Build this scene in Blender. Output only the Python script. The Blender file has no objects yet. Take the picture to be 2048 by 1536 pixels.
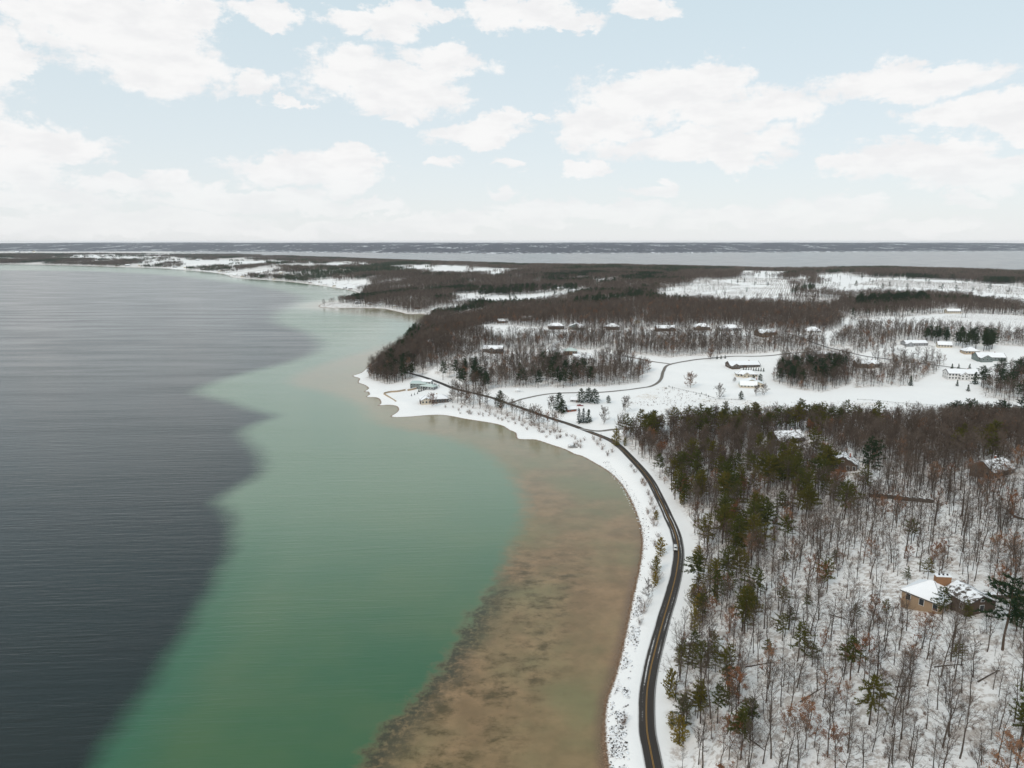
import bpy, bmesh, math, random
import numpy as np
from mathutils import Vector, Matrix

random.seed(7)
RNG = np.random.default_rng(11)
SC = bpy.context.scene
COL = SC.collection
R = math.radians

# ------------------------------------------------------------------ camera
CAM_H = 170.0
PITCH = R(11.35)
FPX = 1420.0                      # focal length in photo pixels (2048 wide)
cam_data = bpy.data.cameras.new("camera")
cam_data.sensor_width = 36.0
cam_data.lens = FPX / 2048.0 * 36.0
cam_data.clip_start = 1.0
cam_data.clip_end = 120000.0
cam = bpy.data.objects.new("camera", cam_data)
COL.objects.link(cam)
cam.location = (0, 0, CAM_H)
cam.rotation_euler = (math.pi / 2 - PITCH, 0, 0)
SC.camera = cam

# ------------------------------------------------------------------ render
SC.render.engine = 'CYCLES'
SC.cycles.max_bounces = 5
SC.cycles.diffuse_bounces = 2
SC.cycles.glossy_bounces = 2
SC.cycles.volume_bounces = 1
SC.cycles.transparent_max_bounces = 4
SC.cycles.caustics_reflective = False
SC.cycles.caustics_refractive = False
SC.view_settings.view_transform = 'Standard'
SC.view_settings.look = 'None'
SC.view_settings.gamma = 1.0
SC.view_settings.use_curve_mapping = False
SC.view_settings.exposure = 0.06


# ------------------------------------------------------------------ node helper
class Nd:
    """tiny wrapper so that shader maths can be written as expressions"""
    def __init__(s, t, sock):
        s.t, s.s = t, sock

    def _m(s, op, *a, clamp=False):
        n = s.t.nodes.new('ShaderNodeMath'); n.operation = op; n.use_clamp = clamp
        for i, v in enumerate((s,) + a):
            if isinstance(v, Nd): s.t.links.new(v.s, n.inputs[i])
            else: n.inputs[i].default_value = v
        return Nd(s.t, n.outputs[0])
    def __add__(s, o): return s._m('ADD', o)
    __radd__ = __add__
    def __sub__(s, o): return s._m('SUBTRACT', o)
    def __rsub__(s, o): return s._m('MULTIPLY', -1.0)._m('ADD', o)
    def __mul__(s, o): return s._m('MULTIPLY', o)
    __rmul__ = __mul__
    def __truediv__(s, o): return s._m('DIVIDE', o)
    def mx(s, o): return s._m('MAXIMUM', o)
    def mn(s, o): return s._m('MINIMUM', o)
    def pw(s, o): return s._m('POWER', o)
    def ab(s): return s._m('ABSOLUTE')
    def clamp(s): return s._m('ADD', 0.0, clamp=True)
    def step(s, a, b, smooth=True):
        n = s.t.nodes.new('ShaderNodeMapRange')
        n.interpolation_type = 'SMOOTHSTEP' if smooth else 'LINEAR'
        s.t.links.new(s.s, n.inputs[0])
        n.inputs[1].default_value = a; n.inputs[2].default_value = b
        n.inputs[3].default_value = 0; n.inputs[4].default_value = 1
        return Nd(s.t, n.outputs[0])
    def sep(s):
        n = s.t.nodes.new('ShaderNodeSeparateXYZ'); s.t.links.new(s.s, n.inputs[0])
        return [Nd(s.t, o) for o in n.outputs]


def vmath(t, op, a, b=None, c=None):
    n = t.nodes.new('ShaderNodeVectorMath'); n.operation = op
    for i, v in enumerate((a, b, c)):
        if v is None: continue
        if isinstance(v, Nd): t.links.new(v.s, n.inputs[i])
        else: n.inputs[i].default_value = v
    return Nd(t, n.outputs[1] if op in ('LENGTH', 'DOT_PRODUCT', 'DISTANCE') else n.outputs[0])


def comb(t, x, y, z):
    n = t.nodes.new('ShaderNodeCombineXYZ')
    for i, v in enumerate((x, y, z)):
        if isinstance(v, Nd): t.links.new(v.s, n.inputs[i])
        else: n.inputs[i].default_value = v
    return Nd(t, n.outputs[0])


def noise(t, vec, scale=1.0, detail=3.0, rough=0.55, dist=0.0, color=False):
    n = t.nodes.new('ShaderNodeTexNoise')
    n.inputs['Scale'].default_value = scale; n.inputs['Detail'].default_value = detail
    n.inputs['Roughness'].default_value = rough; n.inputs['Distortion'].default_value = dist
    t.links.new(vec.s, n.inputs['Vector'])
    return Nd(t, n.outputs['Color' if color else 'Fac'])


def mixc(t, f, a, b, mode='MIX'):
    n = t.nodes.new('ShaderNodeMix'); n.data_type = 'RGBA'; n.blend_type = mode
    for i, v in ((0, f), (6, a), (7, b)):
        if isinstance(v, Nd): t.links.new(v.s, n.inputs[i])
        elif i == 0: n.inputs[0].default_value = v
        else: n.inputs[i].default_value = (*v[:3], 1.0)
    return Nd(t, n.outputs[2])


# ------------------------------------------------------------------ world: sky and clouds
SUN_EL, SUN_AZ = 34.0, 215.0      # azimuth clockwise from +Y (the view direction)
world = bpy.data.worlds.new("World")
SC.world = world
world.use_nodes = True
wt = world.node_tree
wt.nodes.clear()
sky = wt.nodes.new('ShaderNodeTexSky')
sky.sky_type = 'NISHITA'
sky.sun_disc = False
sky.sun_elevation = R(SUN_EL)
sky.sun_rotation = R(SUN_AZ)
sky.altitude = 200.0
sky.air_density = 1.0
sky.dust_density = 1.6
sky.ozone_density = 1.0
tc = wt.nodes.new('ShaderNodeTexCoord')
wdir = Nd(wt, tc.outputs['Generated'])
wx, wy, wz = wdir.sep()
waz = wx._m('ARCTAN2', wy)
wel = wz._m('ARCSINE')


def px_azel(u, v):
    d = Vector((u - 1024.0, FPX * math.cos(PITCH) + (768.0 - v) * math.sin(PITCH),
                -FPX * math.sin(PITCH) + (768.0 - v) * math.cos(PITCH))).normalized()
    return math.atan2(d.x, d.y), math.asin(d.z)


# cumulus: centre and half size as seen in the photograph -> direction on the sky
CLOUDS = [(250, 60, 190, 95), (330, 150, 130, 52), (20, 110, 75, 85), (130, 20, 120, 40), (400, 40, 55, 50),
          (535, 25, 75, 32), (505, 165, 58, 30), (700, 155, 110, 55), (800, 180, 135, 52), (810, 235, 34, 20),
          (885, 125, 85, 34), (790, 50, 60, 45), (700, 50, 60, 26), (850, 25, 60, 25), (1020, 25, 120, 38), (1110, 45, 90, 25), (1290, 12, 80, 25),
          (585, 202, 35, 12), (960, 262, 95, 26), (1010, 245, 45, 25), (1070, 235, 20, 14),
          (1300, 185, 160, 50), (1420, 160, 85, 45), (1480, 225, 165, 46), (1190, 250, 100, 42), (1380, 290, 210, 38),
          (1470, 305, 100, 28), (1800, 165, 200, 45), (1900, 150, 110, 42), (1930, 230, 150, 36), (2060, 230, 90, 45),
          (1840, 318, 190, 42), (1980, 340, 160, 45), (1690, 318, 50, 22),
          (90, 285, 130, 42), (30, 345, 110, 45), (610, 335, 165, 36), (690, 355, 75, 32), (710, 310, 65, 18),
          (230, 370, 100, 28), (345, 375, 50, 30), (100, 400, 130, 28), (890, 320, 42, 14), (1018, 328, 34, 18),
          (1168, 328, 52, 20), (500, 400, 220, 28), (700, 412, 120, 16), (1005, 385, 36, 13), (1310, 385, 50, 13), (1940, 398, 55, 16),
          (1680, 415, 110, 30), (1080, 425, 110, 26), (1500, 440, 170, 24), (1250, 425, 120, 20), (860, 445, 160, 20),
          (300, 445, 260, 24), (1850, 455, 150, 16), (60, 455, 100, 20), (600, 460, 200, 14),
          (-150, 200, 160, 80), (-250, 380, 150, 40), (2250, 300, 140, 45), (2330, 140, 140, 60)]
warp1 = noise(wt, comb(wt, waz, wel * 1.7, 0.0), 15.0, 8.0, 0.60, 0.3, color=True)
warp = vmath(wt, 'MULTIPLY_ADD', warp1, (0.13, 0.075, 0.0), (-0.065, -0.0375, 0.0))
wp = vmath(wt, 'ADD', comb(wt, waz, wel, 0.0), warp)
acc = None
for (cu, cv, ru, rv) in CLOUDS:
    a0, e0 = px_azel(cu, cv)
    a1, _ = px_azel(cu + ru, cv); _, e1 = px_azel(cu, cv - rv)
    ia, ie = 1.0 / abs(a1 - a0), 1.0 / abs(e1 - e0)
    ln = vmath(wt, 'LENGTH', vmath(wt, 'MULTIPLY_ADD', wp, (ia, ie, 0), (-a0 * ia, -e0 * ie, 0)))
    acc = ln if acc is None else acc.mn(ln)
# the same broken cumulus over the rest of the sky (high up and behind the camera)
cover = noise(wt, vmath(wt, 'MULTIPLY', wdir, (1, 1, 2.2)), 3.2, 6.0, 0.55)
elsewhere = (waz.ab().step(0.85, 1.05) + wel.step(0.36, 0.46)).clamp()
dens_all = cover.step(0.49, 0.60) * elsewhere
fine = noise(wt, comb(wt, waz, wel * 1.5, 3.0), 38.0, 10.0, 0.74)
dens_in = (1.14 - acc + (fine - 0.5) * 1.35).step(-0.03, 0.40)
dens = dens_in.mx(dens_all)
cshade = noise(wt, comb(wt, waz, wel * 2.6, 7.0), 16.0, 5.0, 0.6)
cl_col = mixc(wt, (cshade.step(0.34, 0.62) * 0.8 + 0.2), (8.15, 8.2, 8.32), (9.05, 9.05, 9.04))
hz = (wel.step(0.0, 0.40, smooth=False)).pw(0.62)
clear = mixc(wt, 0.84, Nd(wt, sky.outputs[0]), mixc(wt, hz, (9.15, 9.2, 9.25), (6.3, 7.75, 8.35)))
low = wel.step(0.012, 0.11)
sky_col = mixc(wt, dens * (low * 0.55 + 0.45), clear, cl_col)
bg = wt.nodes.new('ShaderNodeBackground')
bg.inputs['Strength'].default_value = 0.1
wt.links.new(sky_col.s, bg.inputs['Color'])
wo = wt.nodes.new('ShaderNodeOutputWorld')
wt.links.new(bg.outputs[0], wo.inputs['Surface'])
world.cycles.sampling_method = 'MANUAL'
world.cycles.sample_map_resolution = 256

sun_data = bpy.data.lights.new("sun", 'SUN')
sun_data.energy = 1.5
sun_data.angle = R(14)
sun_data.color = (1.0, 0.92, 0.82)
sun = bpy.data.objects.new("sun", sun_data)
COL.objects.link(sun)
sd_ = Vector((math.sin(R(SUN_AZ)) * math.cos(R(SUN_EL)), math.cos(R(SUN_AZ)) * math.cos(R(SUN_EL)), math.sin(R(SUN_EL))))
sun.rotation_euler = (-sd_).to_track_quat('-Z', 'Y').to_euler()
sun.location = (0, 0, 400)


# ------------------------------------------------------------------ pixel <-> place
def ray(u, v):
    u = np.asarray(u, float); v = np.asarray(v, float)
    return np.stack([u - 1024.0,
                     FPX * math.cos(PITCH) + (768.0 - v) * math.sin(PITCH),
                     -FPX * math.sin(PITCH) + (768.0 - v) * math.cos(PITCH)], -1)


def at_z(u, v, z):
    d = ray(u, v)
    t = (np.asarray(z, float) - CAM_H) / d[..., 2]
    return d[..., :2] * t[..., None]


def project(x, y, z):
    dz = z - CAM_H
    dep = y * math.cos(PITCH) - dz * math.sin(PITCH)
    up = y * math.sin(PITCH) + dz * math.cos(PITCH)
    dep = np.maximum(dep, 1e-3)
    return 1024.0 + FPX * x / dep, 768.0 - FPX * up / dep, dep


def inside(P, poly):
    x, y = P[:, 0], P[:, 1]
    res = np.zeros(len(P), bool)
    n = len(poly)
    for i in range(n):
        x1, y1 = poly[i]; x2, y2 = poly[(i + 1) % n]
        if y1 == y2: continue
        c = ((y1 > y) != (y2 > y)) & (x < (x2 - x1) * (y - y1) / (y2 - y1) + x1)
        res ^= c
    return res


def polydist(P, line, closed=False):
    line = np.asarray(line, float)
    A = line if closed else line[:-1]
    B = np.roll(line, -1, 0) if closed else line[1:]
    D = B - A
    L2 = np.maximum((D ** 2).sum(1), 1e-9)
    best = np.full(len(P), 1e18); seg = np.zeros(len(P), int); tt = np.zeros(len(P))
    for k in range(len(A)):
        w = P - A[k]
        t = np.clip((w @ D[k]) / L2[k], 0, 1)
        q = w - t[:, None] * D[k]
        d = (q ** 2).sum(1)
        m = d < best
        best[m] = d[m]; seg[m] = k; tt[m] = t[m]
    return np.sqrt(best), seg, tt


def smooth(line, n=6):
    """Catmull-Rom subdivision of an open polyline"""
    L = np.asarray(line, float)
    P = np.vstack([2 * L[0] - L[1], L, 2 * L[-1] - L[-2]])
    out = []
    for i in range(1, len(P) - 2):
        for k in range(n):
            t = k / n
            out.append(0.5 * ((2 * P[i]) + (-P[i - 1] + P[i + 1]) * t + (2 * P[i - 1] - 5 * P[i] + 4 * P[i + 1] - P[i + 2]) * t * t
                              + (-P[i - 1] + 3 * P[i] - 3 * P[i + 1] + P[i + 2]) * t ** 3))
    out.append(L[-1])
    return np.array(out)


_perm = RNG.random((256, 256))


def vnoise(x, y):
    xi = np.floor(x).astype(int); yi = np.floor(y).astype(int)
    fx = x - xi; fy = y - yi
    fx = fx * fx * (3 - 2 * fx); fy = fy * fy * (3 - 2 * fy)
    g = lambda a, b: _perm[a & 255, b & 255]
    return (g(xi, yi) * (1 - fx) + g(xi + 1, yi) * fx) * (1 - fy) + (g(xi, yi + 1) * (1 - fx) + g(xi + 1, yi + 1) * fx) * fy


def fbm(x, y, o=4):
    s = 0; a = 0.5; tot = 0
    for k in range(o):
        s = s + a * vnoise(x + 17.3 * k, y - 9.1 * k); tot += a
        x = x * 2.03; y = y * 2.03; a *= 0.5
    return s / tot


def sstep(a, b, x):
    t = np.clip((x - a) / (b - a), 0, 1)
    return t * t * (3 - 2 * t)


# ------------------------------------------------------------------ shorelines (water level z = 0)
SHORE = [(1225, 1640), (1215, 1536), (1208, 1460), (1213, 1400), (1228, 1360), (1243, 1300), (1256, 1240), (1266, 1190), (1279, 1130), (1284, 1080),
         (1278, 1045), (1266, 1010), (1250, 980), (1235, 960), (1215, 942), (1192, 928), (1165, 913), (1148, 908), (1130, 899),
         (1112, 893), (1100, 889), (1072, 880), (1055, 879), (1035, 878), (1031, 866), (1018, 860), (1003, 851), (975, 845),
         (930, 838), (905, 833), (880, 830), (850, 831), (815, 834), (782, 834), (792, 826), (797, 819), (792, 812), (775, 810), (753, 812),
         (761, 808), (760, 800), (752, 795), (732, 794), (739, 789), (735, 783), (727, 784), (737, 777), (729, 770),
         (716, 765), (719, 757), (705, 752), (722, 746), (735, 735), (752, 722), (770, 708), (785, 695), (800, 683), (815, 668), (832, 652), (850, 641),
         (860, 633), (845, 628), (815, 628), (803, 625), (785, 621), (760, 617), (700, 616), (645, 615), (640, 611), (655, 606),
         (680, 604), (710, 598), (722, 590), (710, 583), (680, 577), (640, 571), (600, 566), (560, 562), (500, 558), (465, 555), (455, 550), (432, 546),
         (400, 543), (330, 537), (240, 534), (150, 531), (60, 529), (0, 528.5), (-200, 528), (-500, 529)]
shore_w = np.array([at_z(u, v, 0.0) for u, v in SHORE])
shore_w = np.vstack([[40, -900], [38, -300], [40, 40], smooth(shore_w[1:], 3)])
WEST = np.vstack([shore_w, [-14000, 4000], [-14000, -900]])
EAST_NEAR = [(340, 505.5), (420, 508.5), (500, 511), (600, 515), (700, 520), (870, 528), (1100, 536), (1300, 541), (1600, 543), (1800, 543), (2048, 552), (2400, 560), (3200, 580)]
EAST_FAR = [(3200, 500), (2600, 501), (2048, 502.5), (1800, 503.5), (1500, 505.5), (1250, 507), (1000, 508), (800, 506.5), (600, 505), (470, 504), (360, 503.6)]
en_w = np.array([at_z(u, v, 0.0) for u, v in EAST_NEAR])
ef_w = np.array([at_z(u, v, 0.0) for u, v in EAST_FAR])
EAST = np.vstack([en_w, ef_w])

ROAD_PX = [(1316, 1580), (1308, 1536), (1300.6, 1498), (1293.5, 1455), (1293.5, 1390), (1300.6, 1341), (1310.5, 1299), (1326, 1242), (1343, 1185), (1353, 1143),
           (1357, 1104), (1350.6, 1067.5), (1335, 1031), (1318, 994.5), (1298, 958), (1267, 921.6), (1228, 885), (1182, 865),
           (1137, 848), (1099, 836), (1048, 818), (1018, 808), (985, 796), (957, 789), (908, 777), (883, 767), (850, 755), (817, 746), (797, 741)]
ROAD_Z = np.interp(np.arange(len(ROAD_PX)), [0, 8, 16, 22, 28], [3.2, 3.2, 3.6, 4.2, 8.0])
road_c = np.array([at_z(u, v, z) for (u, v), z in zip(ROAD_PX, ROAD_Z)])
road_w = smooth(np.column_stack([road_c, ROAD_Z]), 8)
road_w = np.vstack([[120, -300, 3.2], [72, 60, 3.2], [70, 120, 3.2], road_w])

# ------------------------------------------------------------------ relief: control points (pixel of the ground, height)
CTRL = [(1420, 1450, 8), (1600, 1450, 20), (1800, 1450, 28), (2040, 1450, 34), (1420, 1250, 7), (1600, 1200, 17), (1800, 1200, 28), (2040, 1200, 38),
        (1450, 1080, 8), (1600, 1050, 18), (1800, 1050, 31), (2040, 1050, 41), (1400, 980, 7), (1600, 940, 20), (1800, 930, 31), (2040, 930, 40),
        (1300, 900, 5), (1450, 885, 12), (1600, 878, 20), (1800, 880, 28), (2040, 880, 34), (2300, 1000, 46), (2300, 1300, 44), (1700, 1600, 26),
        (1350, 822, 6), (1600, 800, 7), (1800, 805, 8), (2040, 812, 10), (1250, 825, 5),
        (1100, 800, 5), (1200, 780, 7), (1250, 745, 10), (1450, 745, 12), (1650, 750, 15), (1900, 765, 12), (1950, 720, 22), (2040, 735, 22), (2300, 760, 25),
        (1350, 664, 34), (1100, 664, 30), (1600, 675, 34), (1800, 692, 28), (1900, 700, 26), (1350, 705, 20), (1200, 705, 18), (1500, 705, 20), (1000, 725, 14), (1100, 725, 13),
        (880, 780, 4), (850, 790, 3), (940, 770, 7), (800, 750, 8), (840, 715, 20), (870, 690, 27), (900, 665, 34), (960, 648, 38), (1050, 645, 38), (1010, 690, 24),
        (1200, 622, 40), (1400, 620, 42), (1700, 630, 42), (2040, 648, 40), (2300, 650, 40), (1400, 590, 44), (1400, 570, 50), (1600, 570, 50), (1800, 575, 48), (2040, 600, 44), (2040, 565, 48), (2300, 590, 46),
        (1100, 592, 22), (1000, 595, 18), (900, 608, 12), (800, 612, 4), (1200, 590, 28), (740, 604, 4),
        (700, 562, 16), (650, 560, 14), (800, 552, 30), (1000, 555, 34), (1150, 552, 38), (1300, 547, 42), (1600, 548, 48), (2000, 552, 48), (2300, 560, 48),
        (500, 540, 22), (600, 530, 36), (740, 530, 42), (900, 540, 42), (300, 520, 40), (400, 525, 35), (100, 515, 55), (0, 515, 55), (-300, 515, 50), (560, 553, 10), (300, 531, 14), (60, 524, 16)]
cp = np.array([[*at_z(u, v, z), z] for u, v, z in CTRL])
sh = shore_w[3::4]
cp = np.vstack([cp, np.column_stack([sh, np.full(len(sh), 1.5)]), np.column_stack([en_w, np.full(len(en_w), 4.0)]),
                np.column_stack([road_w[3::6, :2], road_w[3::6, 2]]), [[300, -200, 40], [130, 20, 20], [600, 200, 50], [20, 12000, 30], [-6000, 9000, 40], [-9000, 6000, 40]]])


def lp(x, y):
    yy = y + 60.0
    r = np.hypot(x, yy)
    return np.stack([np.arctan2(x, yy), np.log(np.maximum(r, 20.0))], -1)


cl_ = lp(cp[:, 0], cp[:, 1])
n_ = len(cl_)
K = np.sqrt(((cl_[:, None] - cl_[None]) ** 2).sum(-1) + 1e-4) + np.eye(n_) * -0.02
A_ = np.zeros((n_ + 3, n_ + 3)); A_[:n_, :n_] = K; A_[:n_, n_] = 1; A_[:n_, n_ + 1:] = cl_; A_[n_:, :n_] = A_[:n_, n_:].T
W_ = np.linalg.lstsq(A_, np.concatenate([cp[:, 2], np.zeros(3)]), rcond=None)[0]


def base_height(x, y):
    q = lp(x, y)
    out = W_[n_] + q @ W_[n_ + 1:]
    for k in range(n_):
        out = out + W_[k] * np.sqrt(((q - cl_[k]) ** 2).sum(-1) + 1e-4)
    return out


def seg_axis(lo, hi, step, far_lo, far_hi, g):
    a = list(np.arange(lo, hi + 0.1, step))
    s = step
    while a[-1] < far_hi:
        s *= g; a.append(a[-1] + s)
    s = step; b = []
    x = lo
    while x > far_lo:
        s *= g; x -= s; b.append(x)
    return np.array(b[::-1] + a)


GX = seg_axis(-250, 470, 4.0, -15500, 15500, 1.05)
GY = seg_axis(120, 1000, 4.0, -700, 29500, 1.016)
GY = np.concatenate([np.array([-700., -450., -250., -120., -40., 20., 60., 90.]), GY[GY > 110]])
XX, YY = np.meshgrid(GX, GY)
PP = np.column_stack([XX.ravel(), YY.ravel()])


def land_info(P):
    inw = inside(P, WEST); ine = inside(P, EAST)
    dw, _, _ = polydist(P, shore_w)
    de, _, _ = polydist(P, EAST, closed=True)
    sdw = np.where(inw, -dw, dw); sde = np.where(ine, -de, de)
    return np.minimum(sdw, sde), sdw, sde


SD, SDW, SDE = land_info(PP)


def far_amount(P):
    # distance past the far shore of the eastern bay
    d, _, _ = polydist(P, np.vstack([ef_w, [[-6000, 11500], [-15000, 12500]]]))
    yy = np.interp(P[:, 0], np.concatenate([[-16000, -6000], ef_w[::-1, 0]]), np.concatenate([[12500, 11500], ef_w[::-1, 1]]))
    return np.where(P[:, 1] > yy, d, -d)


def height(P, SD):
    x, y = P[:, 0], P[:, 1]
    h = base_height(x, y)
    r = np.hypot(x, y)
    fa = far_amount(P)
    fw = sstep(-2500, 0, fa)
    hf = 10 + sstep(0, 4200, fa) * (112 + 34 * (fbm(x / 2600, y / 2600, 3) - 0.5)) + 22 * (fbm(x / 700, y / 900, 3) - 0.5) * sstep(0, 1500, fa)
    h = h * (1 - fw) + hf * fw
    und = (fbm(x / 70, y / 70, 4) - 0.5) * 5.0 + (fbm(x / 400, y / 400, 3) - 0.5) * 6.0 * sstep(900, 2500, r) + (fbm(x / 800 + 3, y / 800, 3) - 0.42) * 34.0 * sstep(2100, 3400, r) * (1 - fw)
    h = np.clip(h, 1.5, 150) + und * sstep(20, 90, SD)
    bank = np.minimum(np.maximum(SD, 0) * 0.16, 2.2)
    h = np.maximum(h, 1.6)
    hl = bank + (h - 1.6) * sstep(6, np.clip(r * 0.09, 26, 260), SD)
    z = np.where(SD > 0, hl, np.maximum(SD * 0.09, -8.0))
    # the road bench
    d, s, t = polydist(P, road_w[:, :2])
    zr = road_w[s, 2] * (1 - t) + road_w[np.minimum(s + 1, len(road_w) - 1), 2] * t
    w = 1 - sstep(7.5, 22, d)
    w = w * sstep(0.5, 8, SD)
    near_water = np.where(SD > 0, 1, 0)
    z = np.where(near_water > 0, z * (1 - w) + (zr - 0.06) * w, z)
    return z


ZZ = height(PP, SD).reshape(XX.shape)


def ground(x, y):
    x = np.atleast_1d(np.asarray(x, float)); y = np.atleast_1d(np.asarray(y, float))
    i = np.clip(np.searchsorted(GX, x) - 1, 0, len(GX) - 2)
    j = np.clip(np.searchsorted(GY, y) - 1, 0, len(GY) - 2)
    fx = np.clip((x - GX[i]) / (GX[i + 1] - GX[i]), 0, 1); fy = np.clip((y - GY[j]) / (GY[j + 1] - GY[j]), 0, 1)
    return (ZZ[j, i] * (1 - fx) + ZZ[j, i + 1] * fx) * (1 - fy) + (ZZ[j + 1, i] * (1 - fx) + ZZ[j + 1, i + 1] * fx) * fy


def spot(u, v):
    """where the ray through a photo pixel first meets the ground"""
    d = ray(u, v)
    d = d / np.linalg.norm(d)
    t = 100.0
    prev = t
    while t < 40000:
        p = d * t
        if CAM_H + p[2] <= max(ground(p[0], p[1])[0], 0.0):
            a, b = prev, t
            for _ in range(18):
                m = (a + b) / 2; p = d * m
                if CAM_H + p[2] <= max(ground(p[0], p[1])[0], 0.0): b = m
                else: a = m
            p = d * b
            return np.array([p[0], p[1], ground(p[0], p[1])[0]])
        prev = t
        t *= 1.006
        t += 0.5
    p = d * t
    return np.array([p[0], p[1], 0.0])


def spots(pts):
    return np.array([spot(u, v)[:2] for u, v in pts])

# ------------------------------------------------------------------ land cover
WOODS = {   # name: (pixel polygon on the ground, m2 per tree)
    'near': ([(1352, 1640), (1352, 1536), (1342, 1460), (1342, 1400), (1350, 1310), (1378, 1240), (1388, 1190), (1396, 1130), (1394, 1080), (1378, 1040), (1352, 1000), (1322, 960),
              (1290, 925), (1255, 893), (1232, 872), (1290, 862), (1420, 856), (1600, 850), (1760, 855), (1850, 852), (2048, 850), (2300, 850), (2500, 1200), (2300, 1640)], 42),
    'ridge': ([(960, 690), (1060, 672), (1150, 668), (1350, 668), (1550, 672), (1640, 678), (1660, 700), (1560, 704), (1470, 708), (1330, 715), (1250, 706), (1190, 700), (1150, 700), (1100, 690), (1000, 712)], 28),
    'crest': ([(832, 690), (870, 664), (950, 652), (1060, 654), (1350, 656), (1640, 667), (1690, 652), (1660, 625), (1500, 612), (1330, 605), (1200, 600), (1050, 605), (950, 612), (890, 625), (850, 650)], 24),
    'headland': ([(734, 757), (775, 769), (812, 762), (850, 750), (880, 728), (960, 705), (1000, 690), (960, 662), (880, 662), (830, 680), (770, 715)], 19),
    'middle': ([(930, 792), (965, 750), (1050, 722), (1130, 725), (1200, 722), (1255, 718), (1292, 740), (1280, 765), (1200, 774), (1100, 774), (1000, 776)], 34),
    'block': ([(1545, 762), (1562, 722), (1640, 716), (1700, 722), (1722, 742), (1700, 770), (1640, 786), (1580, 776)], 27),
    'lane': ([(1705, 775), (1725, 730), (1780, 706), (1850, 720), (1890, 727), (1870, 748), (1800, 775)], 48),
    'upper': ([(1650, 700), (1690, 664), (1760, 656), (1900, 668), (2048, 675), (2300, 680), (2300, 700), (2048, 694), (1990, 690), (1880, 680), (1800, 690), (1720, 708)], 40),
    'rightpines': ([(1965, 795), (1958, 765), (2010, 745), (2048, 735), (2300, 730), (2300, 808), (2048, 806)], 55),
    'roadside': ([(885, 800), (905, 783), (950, 798), (1000, 815), (1050, 835), (1110, 850), (1130, 865), (1090, 862), (1000, 830), (930, 812)], 55),
    'saddle': ([(868, 748), (890, 728), (960, 710), (1000, 714), (1080, 702), (1150, 706), (1130, 724), (1050, 722), (965, 750), (930, 764)], 58),
    'point': ([(672, 603), (760, 600), (850, 610), (920, 615), (900, 628), (868, 630), (830, 622), (760, 611), (690, 609)], 70),
}
FIELDS = [[(890, 594), (950, 580), (958, 590), (1010, 592), (1090, 583), (1158, 577), (1150, 592), (1100, 608), (1000, 613), (920, 613)],
          [(1318, 588), (1330, 574), (1400, 561), (1500, 557), (1608, 559), (1608, 588), (1597, 607), (1450, 607), (1350, 605)],
          [(1626, 592), (1622, 550), (1690, 547), (1760, 556), (1850, 559), (1960, 565), (2048, 574), (2300, 585), (2300, 620), (2048, 616), (1960, 607), (1900, 598), (1850, 596), (1780, 592), (1700, 592)],
          [(1684, 654), (1690, 641), (1770, 637), (1860, 633), (1920, 626), (2048, 632), (2300, 635), (2300, 680), (2048, 674), (1960, 672), (1800, 660)],
          [(1430, 548), (1500, 544), (1590, 546), (1590, 556), (1500, 558)],
          [(1860, 624), (1862, 616), (1915, 612), (1915, 622)],
          [(770, 533), (860, 529), (960, 534), (1050, 545), (1000, 550), (900, 548), (800, 543)],
          [(640, 527), (730, 525), (760, 532), (700, 536), (640, 535)],
          [(95, 518), (160, 509), (300, 513), (330, 516), (300, 521), (220, 521), (120, 520)],
          [(280, 524), (340, 519), (460, 521), (640, 523), (640, 527), (500, 529), (420, 533), (350, 531)],
          [(1150, 616), (1180, 606), (1250, 596), (1268, 600), (1256, 610), (1240, 622), (1200, 618)],
          [(590, 560), (680, 556), (740, 570), (700, 578), (640, 568)],
          [(300, 536), (360, 533), (460, 541), (560, 545), (640, 548), (600, 556), (480, 551), (400, 541)]]
MEADOW = [(1240, 835), (1250, 800), (1330, 772), (1440, 800), (1560, 805), (1700, 802), (1870, 812), (1860, 835), (1500, 838), (1300, 845)]
WOODS_W = {k: (spots(p), m) for k, (p, m) in WOODS.items()}
FIELDS_W = [spots(p) for p in FIELDS]
MEADOW_W = spots(MEADOW)

dist_ = np.hypot(PP[:, 0], PP[:, 1])
forest_mask = np.zeros(len(PP))
FARR = 1230.0
fld = np.zeros(len(PP), bool)


def in_fields(P):
    """inside one of the open fields, with ragged wood edges"""
    r = np.hypot(P[:, 0], P[:, 1])[:, None]
    Q = P + (np.column_stack([fbm(P[:, 0] / 70 + 1, P[:, 1] / 70, 4), fbm(P[:, 0] / 70, P[:, 1] / 70 + 8, 4)]) - 0.5) * np.array([[0.075, 0.11]]) * r
    out = np.zeros(len(P), bool)
    for f in FIELDS_W: out |= inside(Q, f)
    return out


fld = in_fields(PP)
far_land = (dist_ > FARR) & ~fld
forest_mask[far_land] = 1.0
for k, (w, m) in WOODS_W.items():
    forest_mask[inside(PP, w)] = 1.0
forest_mask[fld] = 0.0
forest_mask[dist_ < 1230] *= 0.8
meadow_mask = inside(PP, MEADOW_W).astype(float)
FA = far_amount(PP)
hills_mask = sstep(-60, 60, FA) * (np.abs(PP[:, 0]) < 1e6)


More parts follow.
